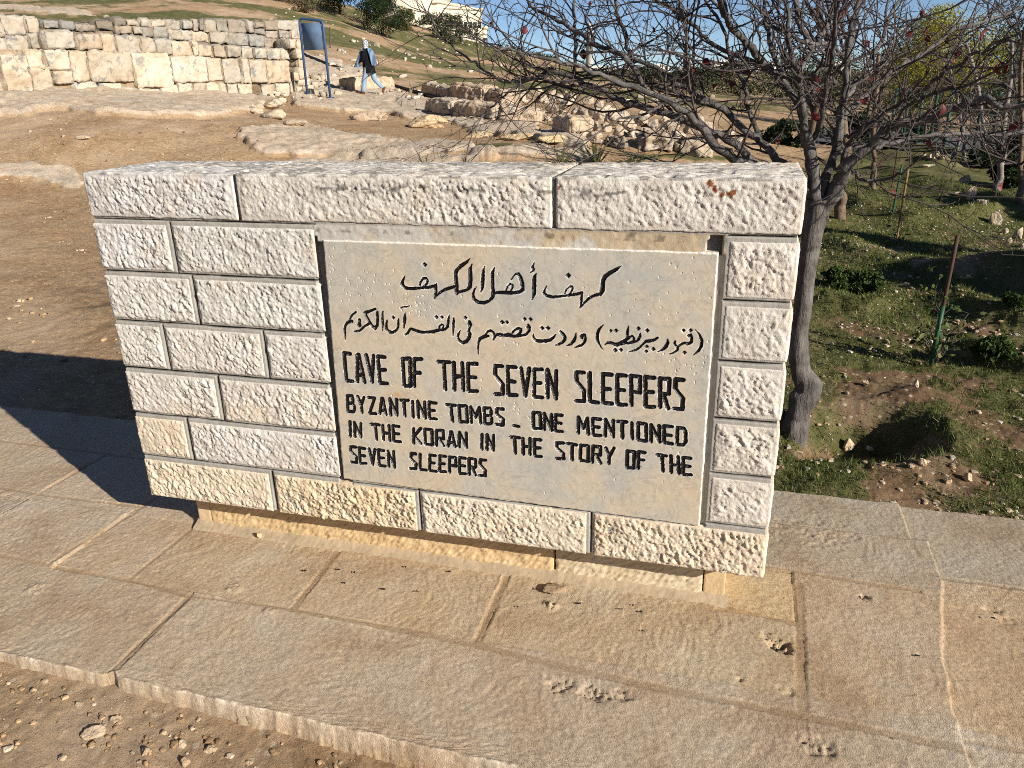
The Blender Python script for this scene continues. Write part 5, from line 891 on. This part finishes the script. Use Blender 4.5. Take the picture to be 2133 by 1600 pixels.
for k, (px, py, w, h) in enumerate([(195, 1528, 50, 16), (240, 1500, 26, 12), (305, 1568, 26, 16), (380, 1552, 24, 16), (437, 1562, 30, 12), (385, 1592, 24, 20), (18, 1560, 30, 10), (70, 1440, 14, 9), (165, 1468, 16, 10), (130, 1580, 20, 10), (340, 1528, 16, 9), (520, 1590, 18, 10)]): boulder(px, py, w, h, 'stone half bedded in the dirt before the pavement edge', name='bedded_stone', cat='bedded stone', seed=120+k, group='stones in the dirt before the pavement', tint=(.8, .72, .6) if k % 3 else (1, .95, .85), dpt=.8, sink=.45)
boulder(1152, 1268, 56, 14, 'flat grey knob of stone on the paving before the wall', name='flat_stone', cat='stone knob', seed=140, tint=(.62, .54, .44), dpt=.7, sink=.3).location.z = .0
boulder(540, 1120, 12, 10, 'small pebble in the corner below the wall', name='stone', cat='stone', seed=141, tint=(1.1, .95, .75)).location = onz(540, 1118, .006)
# spiky leaf tufts behind the wall
M_BLADE = leaf_mat('blade_leaf')
def tuft(px, py, hgt, n, label, seed, spread=.5, w=.012, cols=((.10, .12, .035), (.16, .16, .05), (.07, .10, .03))):
    g = np.random.default_rng(seed); p = hit(px, py); s = ((p-CAM)@FWD)/FPX; mb = MB()
    for k in range(n):
        d = np.array([g.normal()*spread, g.normal()*spread, 1.]); d /= np.linalg.norm(d); L = hgt*s*g.uniform(.55, 1.1); b = np.cross(d, g.normal(size=3)); b /= np.linalg.norm(b); V = []
        for t in (0, .35, .7, 1.): o = d*L*t+np.array([d[0], d[1], -.3])*L*.25*t*t; ww = w*(1-t)**.7; V += [o-b*ww, o+b*ww]
        mb.add(V, [[0, 1, 3, 2], [2, 3, 5, 4], [4, 5, 7, 6]], None, np.array(cols[g.integers(len(cols))])*g.uniform(.7, 1.3))
    o = mb.build('spiky_plant', M_BLADE); o.location = p; return tag(o, label, 'plant', 'spiky plants behind the wall', 'thing')
tuft(1242, 350, 70, 46, 'large green spiky tuft above the right half of the wall top', 1, .45); tuft(1172, 350, 58, 26, 'dry looking spiky tuft left of the large green one', 2, .4); tuft(1325, 348, 44, 22, 'low spiky tuft right of the large green one', 3, .8)
tuft(885, 352, 50, 6, 'sparse tuft of a few dark blades over the middle block', 4, .5, .010, ((.05, .05, .02), (.10, .08, .03))); tuft(972, 350, 36, 6, 'tiny upright tuft of short blades over the wall', 5, .25, .01)
# grass blades and pebbles nobody could count
gg_ = np.random.default_rng(17)
def scatter(n, fx, fy): return gg_.uniform(*fx, n), gg_.uniform(*fy, n)
x, y = scatter(420000, (2.2, 7.5), (.95, 11.)); keep = gg_.uniform(size=len(x)) < np.clip(3.2/np.hypot(x-CAM[0], y-CAM[1]), .1, 1)**1.3; x, y = x[keep], y[keep]; z, mk = ground(x, y, True); keep = (mk[:, 0] > gg_.uniform(.15, .8, len(x))) & (x > 2.25-.3*(y > 2)); x, y, z = x[keep], y[keep], z[keep]
n = len(x); SHD = [((7.0, 5.25), .5, .8, 1.75), ((8.9, 7.5), .7, 1.0, 1.75), ((6.3, 3.8), .45, .7, 1.2)]
r = np.hypot(x-CAM[0], y-CAM[1]); hgt = gg_.uniform(.010, .042, n)*(1+.8*n2(x, y, 1.5, 7, 2)); wd_ = .0009+.00045*r; az = gg_.uniform(0, 6.28, n); ln = gg_.normal(size=(n, 2))*.5; b = np.stack([np.cos(az), np.sin(az), az*0], 1)*wd_[:, None]; p = np.stack([x, y, z-.004], 1); tp = p+np.stack([ln[:, 0]*hgt, ln[:, 1]*hgt, hgt], 1)
cb = np.array([(.075, .105, .02), (.11, .145, .03), (.16, .165, .05), (.27, .22, .10)])[gg_.choice(4, n, p=[.35, .35, .2, .1])]*gg_.uniform(.7, 1.25, (n, 1)); mb = MB(); mb.add(np.stack([p-b, p+b, tp], 1).reshape(-1, 3), None, np.arange(3*n).reshape(n, 3), np.repeat(cb, 3, 0)); tag(mb.build('grass', M_BLADE), 'short green grass and weeds covering the garden soil', 'grass', None, 'stuff')
PB = [p for p in cube_sphere(3)]; PV = np.concatenate([p.reshape(-1, 3) for p in PB]); PQ = np.concatenate([np.array([[0, 1, 4, 3], [1, 2, 5, 4], [3, 4, 7, 6], [4, 5, 8, 7]])+9*k for k in range(6)])
def pebbles(name, x, y, smin, smax, cols, label, kind='stuff', pw=2.5, sink=.25):
    n = len(x); z = ground(x, y); s = smin+(smax-smin)*gg_.uniform(size=n)**pw; sc = s[:, None]*np.stack([gg_.uniform(.7, 1.4, n), gg_.uniform(.7, 1.2, n), gg_.uniform(.4, .8, n)], 1)*.5; a = gg_.uniform(0, 6.28, n)
    dv = 1+.25*gg_.normal(size=(1, len(PV), 1))*0+.16*gg_.normal(size=(n, len(PV), 1)); V = PV[None]*dv; V = V*sc[:, None]; ca, sa = np.cos(a)[:, None], np.sin(a)[:, None]; V = np.stack([V[..., 0]*ca-V[..., 1]*sa, V[..., 0]*sa+V[..., 1]*ca, V[..., 2]], -1)+np.stack([x, y, z+s*.5*(.5-sink)], 1)[:, None]
    c = np.asarray(cols)[gg_.integers(len(cols), size=n)]*gg_.uniform(.75, 1.2, (n, 1)); mb = MB(); mb.add(V.reshape(-1, 3), (PQ[None]+np.arange(n)[:, None, None]*len(PV)).reshape(-1, 4), None, np.repeat(c, len(PV), 0)); return tag(mb.build(name, M_PEB, smooth=False), label, 'pebbles', None, kind)
M_PEB = stone_mat('pebble_stone', ((.8, .8, .8), (.95, .95, .95), (1, 1, 1)), 60, 300, .001)
PCD = [(.38, .25, .13), (.45, .31, .18), (.33, .21, .11), (.52, .41, .28)]; PC = [(.42, .31, .2), (.52, .42, .3), (.36, .25, .15), (.58, .5, .4), (.30, .21, .13)]
x, y = scatter(5200, (-1.2, 2.2), (-1.6, -.74)); k = gg_.uniform(size=len(x)) < sstep(-.35, .3, n2(x, y, 3, 9, 3))*np.clip(1.2-np.abs(y+.9)*1.2, .2, 1); pebbles('gravel', x[k], y[k], .0025, .020, PCD, 'gravel and grit in the dirt before the pavement', pw=3.2)
x, y = scatter(26000, (-9, 1.0), (1.1, 11)); k = gg_.uniform(size=len(x)) < sstep(-.02, .4, n2(x, y, .9, 19, 4, .65))*np.clip(5/np.hypot(x-CAM[0], y-CAM[1]), .25, 1); pebbles('pebbles', x[k], y[k], .005, .05, PCD+[(.22, .15, .09), (.6, .5, .38)], 'pebbles strewn over the bare dirt behind the wall', pw=3.5)
x, y = scatter(26000, (2.2, 6.5), (.97, 9)); k = gg_.uniform(size=len(x)) < sstep(-.35, .25, n2(x, y, 1.3, 29, 3))*np.clip(3/np.hypot(x-CAM[0], y-CAM[1]), .2, 1); pebbles('soil_pebbles', x[k], y[k], .003, .034, [(.45, .33, .2), (.55, .44, .3), (.38, .26, .15), (.6, .53, .42)], 'small tan pebbles in the garden soil', pw=3.2)
hx, hy = [], []
for _ in range(1300): q = hit0(gg_.uniform(560, 1500), gg_.uniform(20, 215), z0); hx.append(q[0]); hy.append(q[1])
hx, hy = np.array(hx), np.array(hy); k = (np.hypot(hx-CAM[0], hy-CAM[1]) < 85) & (n2(hx, hy, .22, 88, 4) > -.05+gg_.normal(size=len(hx))*.12); pebbles('hill_stones', hx[k], hy[k], .05, .34, [(.5, .43, .33), (.42, .36, .27), (.6, .54, .45)], 'white stones scattered over the grassy hillside', pw=3.)
# dead leaf scraps on the paving
for k, (px, py) in enumerate([(635, 1190), (705, 1187), (738, 1193), (718, 1215), (800, 1228), (845, 1182), (868, 1233), (935, 1192), (1078, 1265), (1118, 1228), (1205, 1258), (1292, 1270), (1318, 1262), (1335, 1275), (1340, 1315), (1805, 1245), (1910, 1367), (2068, 1288)]):
    q = onz(px, py, .004); g = np.random.default_rng(k); mb = MB(); m = 7; a = np.sort(g.uniform(0, 6.28, m)); rr_ = g.uniform(.004, .011, m); V = np.stack([np.cos(a)*rr_, np.sin(a)*rr_*.7, g.uniform(.001, .004, m)], 1); V = np.concatenate([V, [[0, 0, .004]]])
    mb.add(V, None, [[j, (j+1) % m, m] for j in range(m)]); o = mb.build('leaf_scrap', M_SCRAP if k else globals().setdefault('M_SCRAP', plain('dark_leaf_scrap', (.022, .018, .02), .8)), attr=False); o.location = q; tag(o, 'dark shrivelled leaf scrap lying on the paving slabs', 'leaf scrap', 'leaf scraps on the paving', 'thing')
# ================================================================== far background: hilltop trees, buildings, fence, city
M_CREAM = stone_mat('cream_render', ((.52, .45, .33), (.60, .53, .41), (.64, .58, .47)), .8, 12, .004); M_DARKW = plain('dark_window', (.03, .032, .035), .3, .5); M_WHITE = plain('white_wash', (.62, .60, .56), .8)
def along(px, py, d): return CAM+ray(px, py)*d
def wall_box(mb, px0, px1, pyt, z_b, d0, d1, depth):             # a facade between two sight lines at given distances
    a, b = along(px0, pyt, d0), along(px1, pyt, d1); u = b-a; zt = (a[2]+b[2])/2; L = np.hypot(u[0], u[1]); M = rotz(math.atan2(u[1], u[0]), (a[0], a[1], 0)); mb.box((0, 0, z_b), (L, depth, zt), M=M); return M, L, zt
def building(name, label, px0, px1, pyt, zb, d0, d1, depth, wins, mat=M_CREAM, ww=.7, wh=.9, coping=True):
    mb = MB(); M, L, zt = wall_box(mb, px0, px1, pyt, zb, d0, d1, depth); loc = tuple((M[:3, 3]+np.array([0, 0, zb]))); t = empty(name, loc, label, 'building'); child_local(mb.build('walls', mat, smooth=False), t)
    if coping: mb = MB(); mb.box((-.15, -.15, zt), (L+.15, depth+.15, zt+.25), M=M); child_local(mb.build('parapet', mat, smooth=False), t)
    for s, dz in wins: mb = MB(); mb.box((s*L-ww/2, -.03, zt-dz-wh), (s*L+ww/2, .12, zt-dz), M=M); child_local(mb.build('window', M_DARKW, attr=False), t)
    return t
building('hill_building', 'tall cream building partly behind the hilltop trees', 770, 851, -70, 4., 78, 77, 12, [(.2, 1.5), (.55, 1.5), (.85, 1.5)])
building('long_building', 'long low cream building with tiny windows along the crest of the hill', 852, 912, 8, 3., 84, 83, 10, [(.35, 1.2)], ww=.5, wh=.5)
building('side_wing', 'cream wing with rows of small windows descending behind the bare twigs', 913, 1003, 20, 2., 84, 88, 8, [(k/9+.05, 1.2) for k in range(9)]+[(k/9+.05, 3.2) for k in range(9)], ww=.5, wh=.6)
building('end_tower', 'narrow pale tower at the lower end of the cream wing', 1004, 1013, 60, 1., 92, 92, 4, [(.5, 1.)])
# minaret
mp = along(1228, 118, 150); mn = empty('minaret', (mp[0], mp[1], mp[2]-4), 'slim white minaret with dark bands on the skyline', 'minaret')
def lathe(mb, prof, loc, n=12):
    a = np.linspace(0, 2*math.pi, n+1); mb.grid(np.array([[(loc[0]+r*math.cos(t), loc[1]+r*math.sin(t), loc[2]+z) for t in a] for r, z in prof]), flip=True)
k = 150/FPX; H = 70*k; mb = MB(); lathe(mb, [(.75, -5), (.75, H*.28), (1.05, H*.29), (1.05, H*.33), (.62, H*.34), (.62, H*.62), (.95, H*.63), (.95, H*.67), (.42, H*.68), (.42, H*.84)], mp); child_local(mb.build('shaft', M_WHITE, attr=False), mn)
mb = MB(); lathe(mb, [(.5, H*.84), (.42, H*.89), (.1, H*.95), (.04, H*1.0)], mp); child_local(mb.build('spire', M_WHITE, attr=False), mn)
for zz in (.12, .45, .74): mb = MB(); lathe(mb, [(.80-.35*zz, H*zz), (.80-.35*zz, H*(zz+.035))], mp); child_local(mb.build('band', M_DARKW, attr=False), mn)
# distant town
cg = np.random.default_rng(9); 
for k in range(46):
    px = cg.uniform(1090, 1560) if k < 30 else cg.uniform(1560, 2140); d = cg.uniform(190, 300); py = 152-(px-1100)*.012+cg.uniform(-22, 12); b = along(px, py, d); w = cg.uniform(4, 9); h = cg.uniform(4, 10); mb = MB(); M = rotz(cg.uniform(-.5, .5), (b[0], b[1], b[2]-h-3)); mb.box((-w/2, -w/2, -4), (w/2, w/2, h+3), (1, 1, 1), M)
    for fl in range(int(h/2.6)):
        for q in range(3): x0 = -w/2+w*(q+.3)/3; mb.box((x0, -w/2-.04, 3+fl*2.6), (x0+w*.12, -w/2+.05, 4.4+fl*2.6), (.12, .12, .13), M)
    o = mb.build('town_house', M_TOWN if k else globals().setdefault('M_TOWN', stone_mat('town_render', ((.50, .45, .38), (.58, .54, .47), (.62, .59, .54)), .3, 3, .002)), smooth=False); tag(o, 'small pale flat roofed house of the distant town on the skyline', 'distant house', 'houses of the distant town', 'thing')
# trees
CON = [(.012, .026, .008), (.022, .042, .012), (.035, .058, .018)]; OLV = [(.055, .065, .03), (.085, .095, .045), (.04, .05, .022)]; YEL = [(.36, .32, .02), (.26, .25, .025), (.42, .36, .04), (.12, .14, .02)]; EVG = [(.014, .028, .010), (.025, .045, .014), (.04, .055, .02)]
def tree_at(px, py, d, w, h, label, cols, n, size, seed, name='pine_tree', cat='tree', trunk=.35, clump=26, group=None, hitg=False, tw_=1.):
    g = np.random.default_rng(seed); p = hit(px, py) if hitg else along(px, py, d); d = (p-CAM)@FWD; s = d/FPX
    if not hitg: p[2] = min(p[2], ground(np.array([p[0]]), np.array([p[1]]))[0]+.3)
    W_, H_ = w*s, h*s; t = empty(name, tuple(p), label, cat, group); mb = MB(); tp = np.array([g.normal()*.1*W_, g.normal()*.1*W_, H_*.75]); mb.tube([(0, 0, -.4), tp*.3, tp*.65, tp], np.array([.035, .03, .022, .008])*H_*tw_, 7, (.7, .65, .6))
    for k in range(9): a = g.uniform(0, 6.28); z = g.uniform(trunk*.9, .7); e = np.array([math.cos(a)*W_*.38, math.sin(a)*W_*.38, H_*(z+g.uniform(.0, .18))]); q = tp*z/.75; mb.tube([q, (q+e)/2+np.array([0, 0, .03*H_]), e], np.array([.012, .009, .004])*H_*tw_, 5, (.7, .65, .6), cap=False)
    o = mb.build('trunk', M_BARK2); o.parent = t
    mb = MB(); leaf_cloud(mb, (tp[0]*.6, tp[1]*.6, H_*(trunk+(1-trunk)*.5)), (W_*.62, W_*.62, H_*(1-trunk)*.62), n, size*s, g, cols, clump=clump); o = mb.build('crown', M_LEAF); o.parent = t; return t
tree_at(650, 42, 50, 150, 120, 'broad olive green tree at the top of the hill left of the pines', OLV, 5000, 2.4, 1, 'olive_tree', trunk=.12, clump=34)
tree_at(712, 58, 52, 90, 120, 'dark pine with a bare lower trunk on the hilltop', CON, 5000, 2.2, 2, trunk=.25, clump=30); tree_at(765, 52, 50, 130, 110, 'tall dark pine left of the cream building', CON, 5500, 2.2, 3, trunk=.18, clump=30); tree_at(806, 66, 46, 100, 62, 'low wide dark pine in front of the cream building', CON, 5500, 2.2, 4, trunk=.05, clump=30)
tree_at(848, 62, 54, 50, 42, 'small yellowish bush next to the low dark pine', [(.11, .11, .03), (.14, .12, .04)], 1800, 2.2, 5, 'bush', 'bush', .05, 16); tree_at(905, 66, 60, 90, 34, 'grey green bush below the long building', OLV, 2600, 2.2, 6, 'bush', 'bush', .05, 18); tree_at(960, 98, 56, 110, 44, 'dark bush on the crest below the side wing', [(.05, .06, .03), (.035, .045, .02)], 2600, 2.2, 7, 'bush', 'bush', .05, 18)
tree_at(640, 34, 46, 60, 40, 'dry brownish bush at foot of the olive green tree', [(.13, .10, .05), (.09, .08, .04)], 1200, 2.2, 8, 'bush', 'bush', .05, 12); tree_at(590, 16, 54, 80, 46, 'leftmost dark bush cut by the top of the picture', OLV, 2200, 2.2, 9, 'bush', 'bush', .05, 18)
LB = ['dark tree on the skyline just right of the end tower', 'dark tree between end tower and minaret', 'dark tree just left of the minaret', 'dark tree just right of the minaret', 'low dark tree under the skyline town behind the twigs', 'dark tree behind the left limbs of the bare tree', 'wide dark tree behind the middle limbs of the bare tree', 'dark tree straight behind the trunk fork of the bare tree', 'dark tree right behind the crown of the bare tree', 'dark tree left of the yellow tree', 'dark tree right of the yellow tree', 'tall dark evergreen at the right edge of the picture', 'second dark evergreen at the right edge']
for k, (px, py, d, w, h) in enumerate([(1045, 150, 75, 90, 50), (1120, 168, 70, 110, 52), (1180, 182, 66, 90, 50), (1275, 190, 64, 100, 46), (1350, 196, 60, 120, 50), (1440, 205, 52, 120, 62), (1545, 215, 46, 140, 80), (1640, 225, 42, 120, 95), (1730, 240, 36, 140, 120), (1830, 255, 32, 150, 150), (2010, 270, 32, 150, 165), (2110, 300, 24, 170, 270), (2170, 330, 20, 200, 330)]):
    tree_at(px, py, d, w, h, LB[k], EVG if k % 3 else OLV, 3800 if k < 10 else 6000, 2.6 if k < 10 else 3.0, 20+k, 'evergreen_tree', trunk=.12, clump=30)
tree_at(1955, 290, 19, 190, 240, 'yellow leaved tree glowing behind the branches at right', YEL, 20000, 2.4, 41, 'yellow_tree', trunk=.3, clump=34)
tree_at(1890, 300, 24, 130, 200, 'thin greenish yellow tree beside the yellow one', [(.16, .16, .02), (.08, .10, .02), (.2, .19, .03)], 9000, 2.6, 42, 'yellow_tree', trunk=.3, clump=26)
for k, (px, py, w, h, lb) in enumerate([(2040, 350, 60, 40, 'dark shrub between the pale trunks'), (2105, 390, 80, 60, 'dark leafy shrub by the grey white trunk'), (2110, 350, 80, 60, 'dark shrub against the fence at right'), (1780, 300, 120, 60, 'dark shrub mass behind the right limb of the bare tree'), (1640, 300, 110, 50, 'low dark shrub behind the trunk top'), (1900, 300, 80, 40, 'dark shrub left of the stone pile')]): shrub(px, py, w, h, lb, 60+k, EVG, 2200, size=.05, cl=20)
# road and green fence behind the garden
rp = [hit0(1700, 300), hit0(2300, 318), hit0(2300, 278), hit0(1700, 268)]; mb = MB(); N = 24; Pq = np.array([[rp[0]*(1-i/N)*(1-j/5)+rp[1]*(i/N)*(1-j/5)+rp[2]*(i/N)*(j/5)+rp[3]*(1-i/N)*(j/5) for j in range(6)] for i in range(N+1)]); Pq[..., 2] = ground(Pq[..., 0], Pq[..., 1])+.06; mb.grid(Pq, flip=True); tag(mb.build('road', plain('asphalt', (.11, .115, .12), .9, .2, .1, 4), attr=False), kind='structure')
fa, fb = hit0(1850, 312), hit0(2200, 352); fence = empty('wire_fence', tuple((fa+fb)/2), 'green wire fence on slim green posts at the back of the garden', 'fence'); M_FEN = plain('green_fence_paint', (.012, .06, .04), .5); fd_ = fb-fa; FL = np.linalg.norm(fd_)
for k in range(12):
    q = fa+fd_*k/11; mb = MB(); mb.tube([q-up*.1, q+up*.6, q+up*1.2], .03, 7); child_local(mb.build('post', M_FEN, attr=False), fence)
mb = MB()
for k in range(8): z = .1+k*.15; mb.tube([fa+up*z, fb+up*z], .004, 3, cap=False)
for k in range(int(FL/.15)): q = fa+fd_*k*.15/FL; mb.tube([q+up*.1, q+up*1.15], .004, 3, cap=False)
child_local(mb.build('wire_mesh', M_FEN, attr=False), fence)

# leafy trees added out of view at right so their crowns shade the garden
for k, ((ax_, ay_), rw, hh_, zc) in enumerate(SHD):
    g = np.random.default_rng(200+k); p = np.array([ax_, ay_, ground(np.array([ax_]), np.array([ay_]))[0]]); t = empty('orchard_tree', tuple(p), ['small leafy orchard tree right of the garden, nearest the stone row', 'small leafy orchard tree right of the garden, farthest from the wall', 'small leafy orchard tree right of the garden, nearest the pavement'][k], 'tree', 'trees planted in the garden')
    mb = MB(); mb.tube([(0, 0, -.1), (.02, 0, zc*.5), (0, .03, zc)], [.06, .05, .03], 8); o = mb.build('trunk', M_BARK2); o.parent = t
    mb = MB(); leaf_cloud(mb, (0, 0, zc), (rw, rw, hh_*.5), 5000, .045, g, EVG, clump=26); o = mb.build('crown', M_LEAF); o.parent = t
